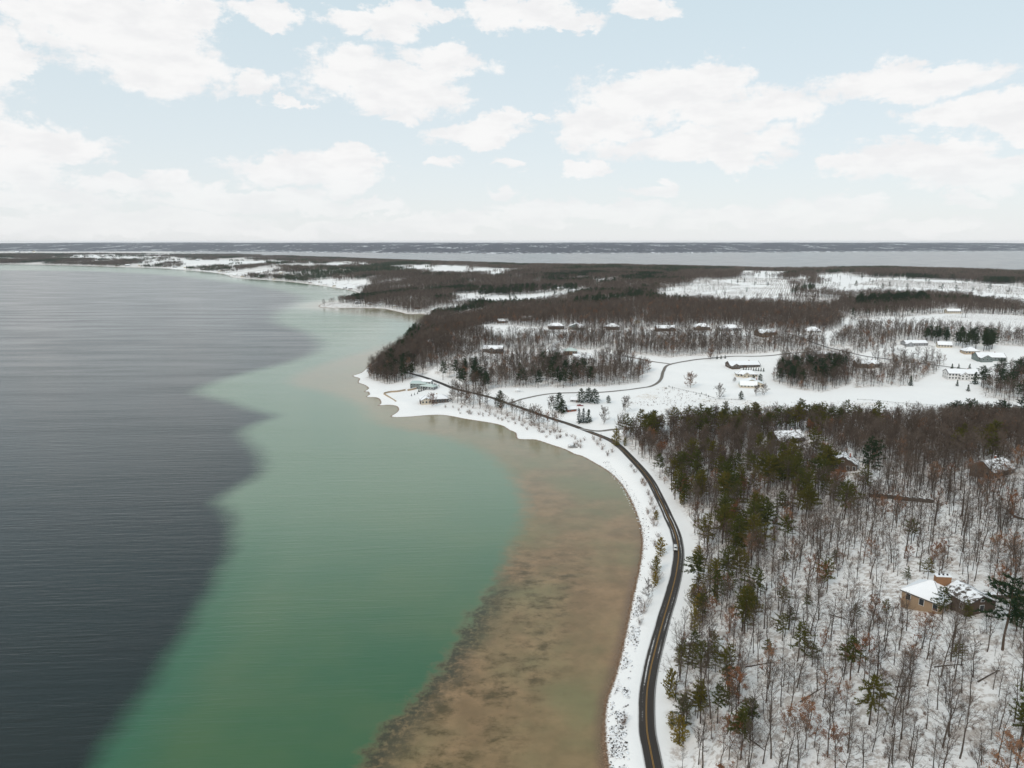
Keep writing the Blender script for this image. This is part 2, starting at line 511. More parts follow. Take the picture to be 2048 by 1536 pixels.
# ------------------------------------------------------------------ mesh helpers
def mesh_obj(name, verts, faces, mats, parent=None, smooth_=False, mat_idx=None):
    me = bpy.data.meshes.new(name)
    me.from_pydata([tuple(v) for v in verts], [], [tuple(f) for f in faces])
    for m in (mats if isinstance(mats, (list, tuple)) else [mats]): me.materials.append(m)
    if mat_idx is not None: me.polygons.foreach_set('material_index', mat_idx)
    if smooth_: me.polygons.foreach_set('use_smooth', [True] * len(me.polygons))
    me.update()
    o = bpy.data.objects.new(name, me)
    COL.objects.link(o)
    if parent: o.parent = parent
    return o


def np_mesh(name, V, F, smooth_=True):
    """fast mesh from arrays, F is (n,4) or (n,3)"""
    me = bpy.data.meshes.new(name)
    me.vertices.add(len(V)); me.vertices.foreach_set('co', np.ascontiguousarray(V, np.float32).ravel())
    k = F.shape[1]
    me.loops.add(F.size); me.loops.foreach_set('vertex_index', np.ascontiguousarray(F, np.int32).ravel())
    me.polygons.add(len(F)); me.polygons.foreach_set('loop_start', np.arange(0, F.size, k, dtype=np.int32))
    me.polygons.foreach_set('loop_total', np.full(len(F), k, np.int32))
    me.polygons.foreach_set('use_smooth', np.full(len(F), smooth_))
    me.update(calc_edges=True)
    me.validate()
    return me


def attr(me, name, vals):
    a = me.attributes.new(name, 'FLOAT', 'POINT'); a.data.foreach_set('value', np.ascontiguousarray(vals, np.float32))


def tag(o, label=None, cat=None, group=None, kind=None):
    if label: o['label'] = label
    if cat: o['category'] = cat
    if group: o['group'] = group
    if kind: o['kind'] = kind
    return o


def empty(name, loc, rz=0.0, label=None, cat=None, group=None):
    o = bpy.data.objects.new(name, None); COL.objects.link(o)
    o.empty_display_size = 0.5
    o.location = loc; o.rotation_euler = (0, 0, rz)
    return tag(o, label, cat, group)


# ------------------------------------------------------------------ materials
def new_mat(name):
    m = bpy.data.materials.new(name); m.use_nodes = True
    t = m.node_tree; t.nodes.clear()
    out = t.nodes.new('ShaderNodeOutputMaterial')
    return m, t, out


def pos_node(t):
    return Nd(t, t.nodes.new('ShaderNodeNewGeometry').outputs['Position'])


def attr_node(t, name):
    n = t.nodes.new('ShaderNodeAttribute'); n.attribute_name = name
    return Nd(t, n.outputs['Fac'])


def surf(t, out, color, rough=0.8, spec=0.2, bump=None, bstr=0.3, bdist=0.1, ior=None):
    p = t.nodes.new('ShaderNodeBsdfPrincipled')
    if isinstance(color, Nd): t.links.new(color.s, p.inputs['Base Color'])
    else: p.inputs['Base Color'].default_value = (*color, 1)
    if isinstance(rough, Nd): t.links.new(rough.s, p.inputs['Roughness'])
    else: p.inputs['Roughness'].default_value = rough
    p.inputs['Specular IOR Level'].default_value = spec
    if ior: p.inputs['IOR'].default_value = ior
    if bump is not None:
        b = t.nodes.new('ShaderNodeBump'); b.inputs['Strength'].default_value = bstr; b.inputs['Distance'].default_value = bdist
        t.links.new(bump.s, b.inputs['Height']); t.links.new(b.outputs[0], p.inputs['Normal'])
    t.links.new(p.outputs[0], out.inputs['Surface'])
    return p


def plain(name, col, rough=0.7, spec=0.3, var=0.15, scale=2.0, metal=0.0):
    m, t, out = new_mat(name)
    nz = noise(t, pos_node(t), scale, 4, 0.6)
    c = mixc(t, nz, tuple(x * (1 - var) for x in col), tuple(min(1, x * (1 + var)) for x in col))
    p = surf(t, out, c, rough, spec)
    p.inputs['Metallic'].default_value = metal
    return m


def mat_snow_ground():
    m, t, out = new_mat('snow_ground')
    P = pos_node(t)
    px, py, pz = P.sep()
    forest = attr_node(t, 'forest'); shore = attr_node(t, 'shore'); hills = attr_node(t, 'hills'); meadow = attr_node(t, 'meadow')
    big = noise(t, P, 0.012, 4, 0.6)
    snow = mixc(t, big, (0.835, 0.815, 0.80), (0.885, 0.868, 0.852))
    mid = noise(t, P, 0.11, 5, 0.65)
    finen = noise(t, P, 0.55, 6, 0.74)
    # leaf litter and brush showing through under the trees
    lit = ((finen + (mid - 0.5) * 0.7).step(0.45, 0.62) * 0.72 + 0.07) * forest
    litcol = mixc(t, mid, (0.20, 0.13, 0.09), (0.34, 0.26, 0.20))
    c = mixc(t, lit, snow, litcol)
    # dry grass in the open meadow
    gr = (noise(t, vmath(t, 'MULTIPLY', P, (0.25, 0.6, 0.4)), 1.0, 6, 0.72) + (noise(t, P, 0.03, 3) - 0.5) * 0.7).step(0.55, 0.75) * (meadow * 0.75 + 0.06)
    c = mixc(t, gr, c, (0.42, 0.31, 0.2))
    # stony water's edge
    edge = 1.0 - (shore + (finen - 0.5) * 2.2).step(0.1, 1.3)
    peb = noise(t, P, 2.6, 4, 0.7)
    c = mixc(t, edge, c, mixc(t, peb.step(0.35, 0.7), (0.10, 0.06, 0.035), (0.34, 0.23, 0.15)))
    # the hills beyond the eastern bay: woods with snowy clearings, houses on the shore
    q = vmath(t, 'MULTIPLY', P, (0.0024, 0.0009, 0.0))
    q2 = vmath(t, 'MULTIPLY', P, (0.016, 0.0052, 0.0))
    clr = (noise(t, q, 1.0, 4, 0.6) + (noise(t, q2, 1.0, 3, 0.6) - 0.5) * 0.75).step(0.60, 0.67)
    fa = attr_node(t, 'fa')
    rim = (1.0 - fa.step(20.0, 620.0)) * noise(t, vmath(t, 'MULTIPLY', P, (0.014, 0.006, 0.0)), 1.0, 3, 0.65).step(0.46, 0.6)
    hc = mixc(t, (clr * 0.75 + rim * 0.8).clamp(), mixc(t, noise(t, q2, 1.0, 4), (0.024, 0.027, 0.042), (0.062, 0.060, 0.072)), (0.75, 0.76, 0.78))  # dark wood tone is tinted blue, painting in some of the distance haze
    c = mixc(t, hills, c, hc)
    surf(t, out, c, 0.85, 0.15, bump=finen + mid * 2.0, bstr=0.35, bdist=0.35)
    return m


def mat_water():
    m, t, out = new_mat('lake_water')
    P = pos_node(t)
    px, py, pz = P.sep()
    deep = attr_node(t, 'deep'); shal = attr_node(t, 'shal'); shore = attr_node(t, 'shore')
    n1 = noise(t, P, 0.012, 4, 0.55); n2 = noise(t, P, 0.05, 5, 0.65); n3 = noise(t, P, 0.35, 5, 0.7)
    # turquoise over pale sand, with drifting cloudier streaks
    streak = noise(t, vmath(t, 'MULTIPLY', P, (0.006, 0.016, 0.0)), 1.0, 4, 0.6)
    green = mixc(t, n1.step(0.3, 0.72), (0.028, 0.106, 0.050), (0.060, 0.124, 0.052))
    green = mixc(t, streak.step(0.5, 0.78) * 0.55, green, (0.10, 0.135, 0.068))
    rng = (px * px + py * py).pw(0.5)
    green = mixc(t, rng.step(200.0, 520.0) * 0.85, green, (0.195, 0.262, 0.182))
    # drop-off into deep water
    w = rng * 0.016 + 2.0
    dd = ((deep + (n2 - 0.5) * 10.0) / w).step(-1.0, 1.3)
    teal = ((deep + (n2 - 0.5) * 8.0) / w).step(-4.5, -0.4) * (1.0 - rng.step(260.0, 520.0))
    c = mixc(t, teal * 0.6, green, (0.024, 0.118, 0.070))
    c = mixc(t, dd, c, mixc(t, n1, (0.002, 0.012, 0.010), (0.010, 0.014, 0.014)))
    # sandy shallows
    sandy = mixc(t, n2.step(0.3, 0.7), (0.190, 0.122, 0.060), (0.310, 0.195, 0.102))
    sandy = mixc(t, n1.step(0.40, 0.68) * 0.8, sandy, (0.175, 0.172, 0.080))
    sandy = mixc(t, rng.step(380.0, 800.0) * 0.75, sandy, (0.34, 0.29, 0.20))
    band = (1.0 - ((shal - 24.0).ab() / 34.0).step(0.4, 1.0)) * (1.0 - rng.step(330.0, 420.0))
    q = vmath(t, 'MULTIPLY', P, (0.09, 0.13, 0.0))
    weed = (noise(t, q, 1.0, 7, 0.72) + (n2 - 0.5) * 0.45).step(0.44, 0.68)
    weed2 = noise(t, vmath(t, 'MULTIPLY', P, (0.22, 0.32, 0.0)), 1.0, 6, 0.75).step(0.56, 0.72)
    sandy = mixc(t, weed * (band * 0.82 + 0.10), sandy, (0.078, 0.056, 0.022))
    sandy = mixc(t, weed2 * (band * 0.6 + 0.16), sandy, (0.070, 0.052, 0.022))
    edgen = noise(t, P, 0.10, 6, 0.75)
    ss = ((shal + (edgen - 0.5) * 18.0) / (rng * 0.03)).step(-0.5, 0.9)
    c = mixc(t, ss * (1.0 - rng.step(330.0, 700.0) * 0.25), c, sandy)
    reef = ((shal + (edgen - 0.5) * 22.0).step(-1.0, 3.0)) * (1.0 - (shal + (n2 - 0.5) * 16.0).step(4.0, 19.0)) * (1.0 - rng.step(300.0, 360.0))
    c = mixc(t, reef * (n3.step(0.34, 0.58) * 0.68 + 0.25), c, (0.042, 0.042, 0.024))
    # stones along the edge
    st = 1.0 - (shore * -1.0 + (n3 - 0.5) * 3.0).step(0.6, 5.5)
    c = mixc(t, st * 0.75 * (1.0 - rng.step(300.0, 450.0)), c, mixc(t, noise(t, P, 2.2, 4, 0.75).step(0.4, 0.66), (0.07, 0.04, 0.024), (0.30, 0.19, 0.12)))
    # wind waves: long crests across the view
    ca, sa = math.cos(R(-3)), math.sin(R(-3))
    ax = px * ca - py * sa; ay = px * sa + py * ca
    h1 = noise(t, comb(t, ax * 0.03, ay * 0.30, 0.0), 1.0, 3, 0.6)
    h2 = noise(t, comb(t, ax * 0.10, ay * 0.75, 5.0), 1.0, 3, 0.6)
    h3 = noise(t, comb(t, ax * 0.004, ay * 0.03, 9.0), 1.0, 3, 0.6)
    gust = h3.step(0.3, 0.7)
    calm = 1.0 - (shore * -1.0).step(15.0, 170.0) * 0.72
    hh = (h1 * 1.6 + h2 * 0.55) * (1.28 - calm) * (gust * 0.5 + 0.65)
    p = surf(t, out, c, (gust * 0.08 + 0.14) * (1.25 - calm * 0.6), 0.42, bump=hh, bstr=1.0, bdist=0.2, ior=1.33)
    return m


MAT_GROUND = mat_snow_ground()
MAT_WATER = mat_water()

# ------------------------------------------------------------------ ground sheet
NX, NY = len(GX), len(GY)
idx = np.arange(NX * NY).reshape(NY, NX)
quads = np.stack([idx[:-1, :-1], idx[:-1, 1:], idx[1:, 1:], idx[1:, :-1]], -1).reshape(-1, 4)
me = np_mesh('ground', np.column_stack([PP, ZZ.ravel()]), quads)
attr(me, 'forest', forest_mask); attr(me, 'shore', SD); attr(me, 'hills', hills_mask); attr(me, 'meadow', meadow_mask); attr(me, 'fa', FA)
me.materials.append(MAT_GROUND)
ground_o = bpy.data.objects.new('ground', me); COL.objects.link(ground_o)
tag(ground_o, 'snow covered ground with leaf litter under the woods', 'ground', kind='structure')

# ------------------------------------------------------------------ lake
DEEP_PX = [(150, 1640), (190, 1536), (225, 1480), (290, 1390), (370, 1270), (430, 1170), (462, 1110), (472, 1060), (462, 1020), (440, 1002), (475, 978), (515, 955), (530, 935), (522, 905), (498, 880), (490, 862),
           (520, 846), (548, 836), (545, 828), (500, 816), (450, 800), (400, 784), (440, 762), (520, 740), (590, 722), (640, 700), (640, 680), (610, 662), (560, 645), (560, 625), (600, 606),
           (600, 590), (520, 572), (440, 562), (330, 550), (100, 541), (-600, 540)]
deep_w = smooth(np.array([at_z(u, v, 0.0) for u, v in DEEP_PX]), 4)
DEEP_POLY = np.vstack([deep_w, [-14000, 4000], [-14000, -900], [-120, -900], [-110, 100]])
SHAL_PX = [(690, 1640), (715, 1536), (745, 1480), (830, 1390), (895, 1310), (935, 1235), (985, 1165), (1010, 1100), (1038, 1040), (1038, 995), (1005, 940), (960, 905), (900, 882), (850, 868), (790, 858), (740, 842),
           (720, 815), (660, 790), (595, 775), (575, 760), (610, 738), (680, 715), (760, 690), (830, 660), (790, 640), (640, 622), (600, 612), (640, 600)]
shal_w = smooth(np.array([at_z(u, v, 0.0) for u, v in SHAL_PX]), 4)
SHAL_POLY = np.vstack([shal_w, [[1500, 1900], [1500, -900], [-60, -900]]])
keep_v = SD < 25
fq = quads[keep_v[quads].any(1)]
used = np.unique(fq); remap = np.full(len(PP), -1); remap[used] = np.arange(len(used))
WP = PP[used]
dsd, _, _ = polydist(WP, deep_w); dsd = np.where(inside(WP, DEEP_POLY), dsd, -dsd)
ssd, _, _ = polydist(WP, shal_w); ssd = np.where(inside(WP, SHAL_POLY), ssd, -ssd)
east_cell = SDE[used] < 30
dsd[east_cell] = 500; ssd[east_cell] = -500
me = np_mesh('lake_water', np.column_stack([WP, np.zeros(len(WP))]), remap[fq])
attr(me, 'deep', dsd); attr(me, 'shal', ssd); attr(me, 'shore', SD[used])
me.materials.append(MAT_WATER)
lake = bpy.data.objects.new('lake_water', me); COL.objects.link(lake)
tag(lake, 'grey and turquoise lake water with sandy shallows', 'water', kind='structure')


# ------------------------------------------------------------------ roads
def ribbon(name, C, left, right, mat, lift, ncross=4, ground_z=True, kind=True, label=None, cat=None, parent=None):
    C = np.asarray(C, float)
    T = np.gradient(C[:, :2], axis=0); T /= np.linalg.norm(T, axis=1)[:, None]
    N = np.column_stack([T[:, 1], -T[:, 0]])            # to the right of travel
    offs = np.linspace(-left, right, ncross)
    V = []; UV = []
    s = np.concatenate([[0], np.cumsum(np.linalg.norm(np.diff(C[:, :2], axis=0), axis=1))])
    for k, o_ in enumerate(offs):
        xy = C[:, :2] + N * o_
        z = (ground(xy[:, 0], xy[:, 1]) if ground_z else C[:, 2]) + lift
        V.append(np.column_stack([xy, z])); UV.append(np.column_stack([np.full(len(C), o_), s]))
    V = np.stack(V, 1).reshape(-1, 3); UV = np.stack(UV, 1).reshape(-1, 2)
    n = len(C); ii = np.arange(n * ncross).reshape(n, ncross)
    F = np.stack([ii[:-1, :-1], ii[:-1, 1:], ii[1:, 1:], ii[1:, :-1]], -1).reshape(-1, 4)
    me = np_mesh(name, V, F)
    attr(me, 'across', UV[:, 0]); attr(me, 'along', UV[:, 1])
    me.materials.append(mat)
    o = bpy.data.objects.new(name, me); COL.objects.link(o)
    if parent: o.parent = parent
    elif kind: tag(o, label, cat, kind='structure')
    return o


def mat_road():
    m, t, out = new_mat('wet_asphalt')
    P = pos_node(t); ac = attr_node(t, 'across'); al = attr_node(t, 'along')
    nf = noise(t, P, 1.5, 5, 0.7); ns = noise(t, comb(t, ac * 1.6, al * 0.02, 0.0), 1.0, 4, 0.6)
    c = mixc(t, ns, (0.020, 0.017, 0.015), (0.054, 0.043, 0.036))
    c = mixc(t, noise(t, comb(t, ac * 3.0, al * 0.01, 4.0), 1.0, 2).step(0.55, 0.75) * 0.5, c, (0.055, 0.038, 0.027))
    wv = noise(t, comb(t, al * 0.012, 0.0, 0.0), 1.0, 3, 0.6)
    wob = (noise(t, comb(t, al * 0.06, ac * 0.3, 2.0), 1.0, 3, 0.6) - 0.5)
    near = 1.0 - al.step(760.0, 960.0)
    # slush left between the wheel tracks, and snow creeping in from both sides
    s1 = (1.0 - ((ac - 1.55 - wob * 1.2).ab()).step(0.10, 0.34)) * (wv + (nf - 0.5) * 0.35).step(0.48, 0.60)
    s2 = (1.0 - ((ac + 1.35 - wob * 0.9).ab()).step(0.12, 0.36)) * (noise(t, comb(t, al * 0.013, 7.0, 0.0), 1.0, 3, 0.6) + (nf - 0.5) * 0.3).step(0.50, 0.62)
    eL = ((ac * -1.0) + wob * 0.9 + (nf - 0.5) * 0.4).step(2.45, 2.95)
    eR = (ac + wob * 0.5 + (nf - 0.5) * 0.4).step(2.95, 3.3)
    sn = ((s1 + s2) * near + eL + eR).clamp()
    c = mixc(t, sn, c, (0.66, 0.64, 0.63))
    surf(t, out, c, sn * 0.3 + 0.6, 0.22, bump=nf, bstr=0.2, bdist=0.02)
    return m


def mat_lane():
    m, t, out = new_mat('lane_asphalt')
    P = pos_node(t); ac = attr_node(t, 'across'); al = attr_node(t, 'along')
    nf = noise(t, P, 0.8, 5, 0.7)
    c = mixc(t, noise(t, comb(t, ac * 1.4, al * 0.03, 0.0), 1.0, 4), (0.10, 0.085, 0.07), (0.22, 0.19, 0.16))
    sn = ((ac.ab() + (nf - 0.5) * 1.2).step(1.5, 2.3) + nf.step(0.6, 0.75) * 0.6).clamp()
    surf(t, out, mixc(t, sn, c, (0.76, 0.76, 0.77)), 0.8, 0.2)
    return m


MAT_ROAD = mat_road(); MAT_LANE = mat_lane()
MAT_YELLOW = plain('road_yellow_paint', (0.42, 0.22, 0.04), 0.6, 0.3, 0.25, 3.0)
MAT_WHITE_LINE = plain('road_white_paint', (0.55, 0.54, 0.52), 0.6, 0.3, 0.2, 3.0)
road_o = ribbon('shore_road', road_w, 3.1, 3.3, MAT_ROAD, 0.05, 9, ground_z=False, label='two lane asphalt shore road with plowed snowy edges', cat='road')


def offset_line(C, d):
    T = np.gradient(C[:, :2], axis=0); T /= np.linalg.norm(T, axis=1)[:, None]
    return np.column_stack([C[:, :2] + np.column_stack([T[:, 1], -T[:, 0]]) * d, C[:, 2]])


for k, d in enumerate((-0.16, 0.16)):
    ribbon('centre_line', offset_line(road_w[:-30], d), 0.06, 0.06, MAT_YELLOW, 0.056, 2, ground_z=False, parent=road_o)
ribbon('edge_line', offset_line(road_w[:90], 2.82), 0.06, 0.06, MAT_WHITE_LINE, 0.056, 2, ground_z=False, parent=road_o)

LANES = {
    'meadow_lane': ([(1019, 806), (1050, 797), (1090, 789), (1130, 786), (1210, 784), (1275, 777), (1308, 770), (1322, 758), (1327, 742), (1340, 729), (1395, 719), (1460, 713), (1560, 709), (1625, 703)], 2.6,
                    'narrow plowed lane curving through the snowy meadow'),
    'branch_lane': ([(1340, 728), (1310, 724), (1280, 718), (1248, 712)], 2.0, 'short lane leading from the lane bend into the bare wood'),
    'wood_lane': ([(1160, 857), (1190, 862), (1220, 860), (1260, 857)], 2.6, 'side lane turning off the shore road into the wood'),
    'hill_road': ([(1560, 664), (1590, 672), (1640, 690), (1690, 703), (1740, 714), (1810, 723), (1890, 733), (1960, 742)], 3.2, 'dark road descending the wooded hill past the houses'),
    'snowy_drive': ([(1108, 704), (1108, 690), (1118, 682), (1140, 672), (1160, 660)], 3.4, 'snow covered driveway climbing to the ridge houses'),
}
MAT_DRIVE = plain('driveway_snow', (0.80, 0.81, 0.83), 0.9, 0.1, 0.05, 0.6)


def lane_line(pts):
    w = np.array([spot(u, v) for u, v in pts])
    return smooth(w, 8)


LANE_W = {}
for k, (pts, hw, lb) in LANES.items():
    LANE_W[k] = lane_line(pts)
    ribbon(k, LANE_W[k], hw, hw, MAT_DRIVE if k == 'snowy_drive' else MAT_LANE, 0.14, 5, label=lb, cat='road')

# ------------------------------------------------------------------ vegetation materials
def mat_leafless(name, a, b):
    m, t, out = new_mat(name)
    oi = t.nodes.new('ShaderNodeObjectInfo')
    c = mixc(t, Nd(t, oi.outputs['Random']), a, b)
    d = t.nodes.new('ShaderNodeBsdfDiffuse'); t.links.new(c.s, d.inputs[0])
    t.links.new(d.outputs[0], out.inputs['Surface'])
    return m


def mat_needles(name, cols):
    m, t, out = new_mat(name)
    oi = t.nodes.new('ShaderNodeObjectInfo')
    rp = t.nodes.new('ShaderNodeValToRGB')
    el = rp.color_ramp.elements
    el[0].position = 0.0; el[0].color = (*cols[0], 1)
    el[1].position = 1.0; el[1].color = (*cols[-1], 1)
    for i, c in enumerate(cols[1:-1]):
        e = el.new((i + 1) / (len(cols) - 1)); e.color = (*c, 1)
    t.links.new(oi.outputs['Random'], rp.inputs[0])
    nz = noise(t, pos_node(t), 0.9, 3, 0.6)
    c = mixc(t, nz.step(0.3, 0.7), Nd(t, rp.outputs[0]), mixc(t, 0.5, Nd(t, rp.outputs[0]), tuple(min(1.0, 1.9 * x) for x in cols[len(cols) // 2])))
    d = t.nodes.new('ShaderNodeBsdfDiffuse'); t.links.new(c.s, d.inputs[0])
    tr = t.nodes.new('ShaderNodeBsdfTranslucent'); t.links.new(c.s, tr.inputs[0])
    mx = t.nodes.new('ShaderNodeMixShader'); mx.inputs[0].default_value = 0.25
    t.links.new(d.outputs[0], mx.inputs[1]); t.links.new(tr.outputs[0], mx.inputs[2])
    t.links.new(mx.outputs[0], out.inputs['Surface'])
    return m


M_BARK = mat_leafless('grey_brown_bark', (0.055, 0.045, 0.038), (0.105, 0.085, 0.070))
M_TWIG = mat_leafless('leafless_twigs', (0.078, 0.059, 0.047), (0.146, 0.114, 0.093))
M_RUST = mat_leafless('russet_oak_leaves', (0.20, 0.085, 0.042), (0.28, 0.15, 0.085))
M_PINE = mat_needles('pine_needles', [(0.030, 0.050, 0.018), (0.055, 0.066, 0.018), (0.085, 0.080, 0.018), (0.125, 0.100, 0.020)])
M_DARKPINE = mat_needles('dark_conifer_needles', [(0.016, 0.032, 0.016), (0.024, 0.042, 0.020), (0.040, 0.054, 0.020)])
M_CEDAR = mat_needles('olive_cedar_sprays', [(0.120, 0.105, 0.020), (0.175, 0.140, 0.022), (0.240, 0.165, 0.026)])
M_BLUESP = mat_needles('blue_spruce_needles', [(0.030, 0.048, 0.045), (0.045, 0.066, 0.062)])
M_PBARK = mat_leafless('conifer_bark', (0.050, 0.038, 0.030), (0.090, 0.066, 0.050))
M_BRUSH = mat_leafless('reddish_brush', (0.13, 0.085, 0.065), (0.24, 0.165, 0.125))


class Geo:
    def __init__(s): s.v = []; s.f = []
    def tube(s, pts, rad, sides):
        b = len(s.v); n = len(pts)
        for i in range(n):
            p = pts[i]
            d = (pts[min(i + 1, n - 1)] - pts[max(i - 1, 0)])
            d.normalize()
            a = d.orthogonal().normalized(); c = d.cross(a)
            for k in range(sides):
                an = 2 * math.pi * k / sides
                s.v.append(p + (a * math.cos(an) + c * math.sin(an)) * rad[i])
        for i in range(n - 1):
            for k in range(sides):
                k2 = (k + 1) % sides
                s.f.append((b + i * sides + k, b + i * sides + k2, b + (i + 1) * sides + k2, b + (i + 1) * sides + k))
    def sliver(s, p, q, w):
        d = q - p
        a = d.cross(Vector((random.gauss(0, 1), random.gauss(0, 1), random.gauss(0, 1))))
        if a.length < 1e-6: return
        a.normalize(); b = len(s.v)
        s.v += [p + a * w, p - a * w, q]
        s.f.append((b, b + 1, b + 2))
    def leaf(s, p, r):
        a = Vector((random.gauss(0, 1), random.gauss(0, 1), random.gauss(0, 1))).normalized(); c = a.orthogonal().normalized()
        b = len(s.v)
        s.v += [p + a * r, p + c * r * 0.8, p - a * r * 0.7, p - c * r * 0.8]
        s.f.append((b, b + 1, b + 2, b + 3))


def rdir(d, spread):
    v = d + Vector((random.gauss(0, spread), random.gauss(0, spread), random.gauss(0, spread)))
    return v.normalized()


def make_bare(seed, H=19.0, lod=0, rust=0.0, wide=1.0, low=0.36):
    random.seed(seed)
    tr, cr, lf = Geo(), Geo(), Geo()
    lean = Vector((random.gauss(0, 0.045), random.gauss(0, 0.045), 0))
    n = 7; pts = []; x = Vector((0, 0, -0.5)); bend = Vector((0, 0, 0))
    for i in range(n + 1):
        t = i / n
        pts.append(Vector((lean.x * H * t + bend.x, lean.y * H * t + bend.y, -0.5 + (H * 0.93 + 0.5) * t)))
        bend = bend + Vector((random.gauss(0, 0.22), random.gauss(0, 0.22), 0)) * (0.35 + t)
    r0 = (0.19 + random.random() * 0.06) * H / 19.0
    rad = [r0 * (1 - 0.86 * (i / n)) + 0.015 for i in range(n + 1)]
    tr.tube(pts, rad if lod != 1 else [q * 1.25 for q in rad], 5 if lod == 0 else 3)
    if random.random() < 0.35 and lod == 0:      # a forked second stem
        k = random.choice((2, 3)); a = random.random() * 6.28
        f = [pts[k].copy()]
        for j in range(1, 5):
            f.append(f[-1] + Vector((math.cos(a) * 0.55, math.sin(a) * 0.55, 2.3)) * (H / 19) + Vector((random.gauss(0, .2), random.gauss(0, .2), 0)))
        tr.tube(f, [rad[k] * 0.7 * (1 - 0.2 * j) for j in range(5)], 4)
    nl = int((20, 13, 20, 26)[lod] * (0.8 + 0.4 * random.random()))
    tw = (0.022, 0.065, 0.034, 0.05)[lod]
    for i in range(nl):
        t = low + (0.98 - low) * ((i + random.random()) / nl)
        seg = min(int(t * n), n - 1); ft = t * n - seg
        p = pts[seg].lerp(pts[seg + 1], ft)
        az = i * 2.4 + random.gauss(0, 0.5)
        up = 0.55 + 0.7 * t + random.gauss(0, 0.18)
        L = H * (0.17 + 0.16 * math.sin(math.pi * min(1, (t - low) / (1 - low) + 0.18))) * wide * (0.7 + 0.6 * random.random())
        d = Vector((math.cos(az), math.sin(az), up)).normalized()
        lp_ = [p]
        for j in range(3):
            d = rdir(d + Vector((0, 0, 0.10)), 0.17)
            lp_.append(lp_[-1] + d * L / 3)
        rl = max(0.03, rad[seg] * 0.42)
        (tr if lod == 0 else cr).tube(lp_, [rl, rl * 0.65, rl * 0.4, rl * 0.15], 3)
        ns = (8, 6, 8, 10)[lod]
        for k in range(ns):
            q = random.random() ** 0.7
            sg = min(int(q * 3), 2); bp = lp_[sg].lerp(lp_[sg + 1], q * 3 - sg)
            bd = rdir((lp_[sg + 1] - lp_[sg]).normalized() + Vector((0, 0, 0.18)), 0.5)
            bl = L * (0.22 + 0.3 * random.random()) * (1.15 - 0.5 * q)
            be = bp + bd * bl
            cr.sliver(bp, be, tw * 1.7)
            for z in range((7, 5, 7, 9)[lod]):
                w = 0.2 + 0.8 * random.random()
                tp = bp.lerp(be, w)
                td = rdir(bd, 0.55)
                te = tp + td * bl * (0.35 + 0.4 * random.random())
                cr.sliver(tp, te, tw)
                if rust and random.random() < rust:
                    for _ in range(3): lf.leaf(tp.lerp(te, random.random()) + Vector((random.gauss(0, .15), random.gauss(0, .15), random.gauss(0, .15))), 0.10 + 0.10 * random.random())
    return tr, cr, lf


def make_conifer(seed, H=18.0, kind='pine', lod=0):
    random.seed(seed)
    tr, cr = Geo(), Geo()
    lean = Vector((random.gauss(0, 0.02), random.gauss(0, 0.02), 0)) * H
    pts = [Vector((lean.x * i / 5 + random.gauss(0, .06), lean.y * i / 5 + random.gauss(0, .06), -0.5 + (H + 0.4) * i / 5)) for i in range(6)]
    r0 = 0.016 * H + 0.02
    tr.tube(pts, [r0 * (1 - 0.93 * i / 5) for i in range(6)], 5 if lod == 0 else 3)
    start = {'pine': 0.26 + 0.22 * random.random(), 'bushy': 0.07, 'spruce': 0.05, 'cedar': 0.04}[kind]
    nb = {'pine': 54, 'bushy': 96, 'spruce': 80, 'cedar': 74}[kind]
    if lod: nb = nb // 2
    lop = [random.random() * 6.28, random.random()]
    for i in range(nb):
        t = start + (1 - start) * (i + random.random() * 0.9) / nb
        z = t * H
        s5 = min(int(t * 5), 4); base = pts[s5].lerp(pts[s5 + 1], t * 5 - s5)
        az = i * 2.39996 + random.gauss(0, 0.5)
        if kind == 'pine':
            q = (t - start) / (1 - start)
            prof = (0.55 + 0.6 * math.sin(math.pi * min(1.0, q * 0.9 + 0.12))) * (1.05 - 0.62 * q)
            L = H * 0.275 * prof * (0.45 + 0.8 * random.random()) * (1 + 0.35 * math.cos(az - lop[0]))
            up = -0.05 + 0.45 * q + random.gauss(0, 0.12)
        elif kind == 'bushy':
            L = H * 0.30 * math.sin(math.pi * min(1.0, 0.26 + 0.74 * t)) ** 0.7 * (0.7 + 0.45 * random.random()) + 0.3
            up = 0.0 + 0.5 * t
        elif kind == 'spruce':
            L = (H * 0.27 + 0.3) * (1 - t) ** 0.85 * (0.75 + 0.4 * random.random()) + 0.12
            up = -0.18 + 0.4 * t
        else:
            L = H * 0.30 * (math.sin(math.pi * min(1.0, 0.22 + 0.78 * t)) ** 0.8) * (0.65 + 0.6 * random.random()) + 0.15
            up = 0.45 + 0.4 * t
        d = Vector((math.cos(az), math.sin(az), up)).normalized()
        tip = base + d * L + Vector((0, 0, 0.06 * L if kind == 'pine' else -0.04 * L))
        cr.sliver(base, tip, 0.05)
        nt = max(2, int(L / (0.52 if lod == 0 else 0.95)))
        for k in range(nt):
            f = 0.22 + 0.82 * (k + random.random() * 0.7) / nt
            p = base.lerp(tip, f)
            tl = {'pine': 0.80, 'bushy': 0.8, 'spruce': 0.55, 'cedar': 0.52}[kind] * (1.0 if lod == 0 else 1.6) * (0.7 + 0.6 * random.random())
            p = p + Vector((random.gauss(0, .16), random.gauss(0, .16), random.gauss(0, .10)))
            for _ in range(10 if lod == 0 else 6):
                dd = rdir(d * 0.75 + Vector((0, 0, 0.18 if kind == 'pine' else 0.0)), 0.62)
                cr.sliver(p - dd * 0.15, p + dd * tl, (0.125 if lod == 0 else 0.27) * (1.0 if kind == 'pine' else 0.9))
    return tr, cr


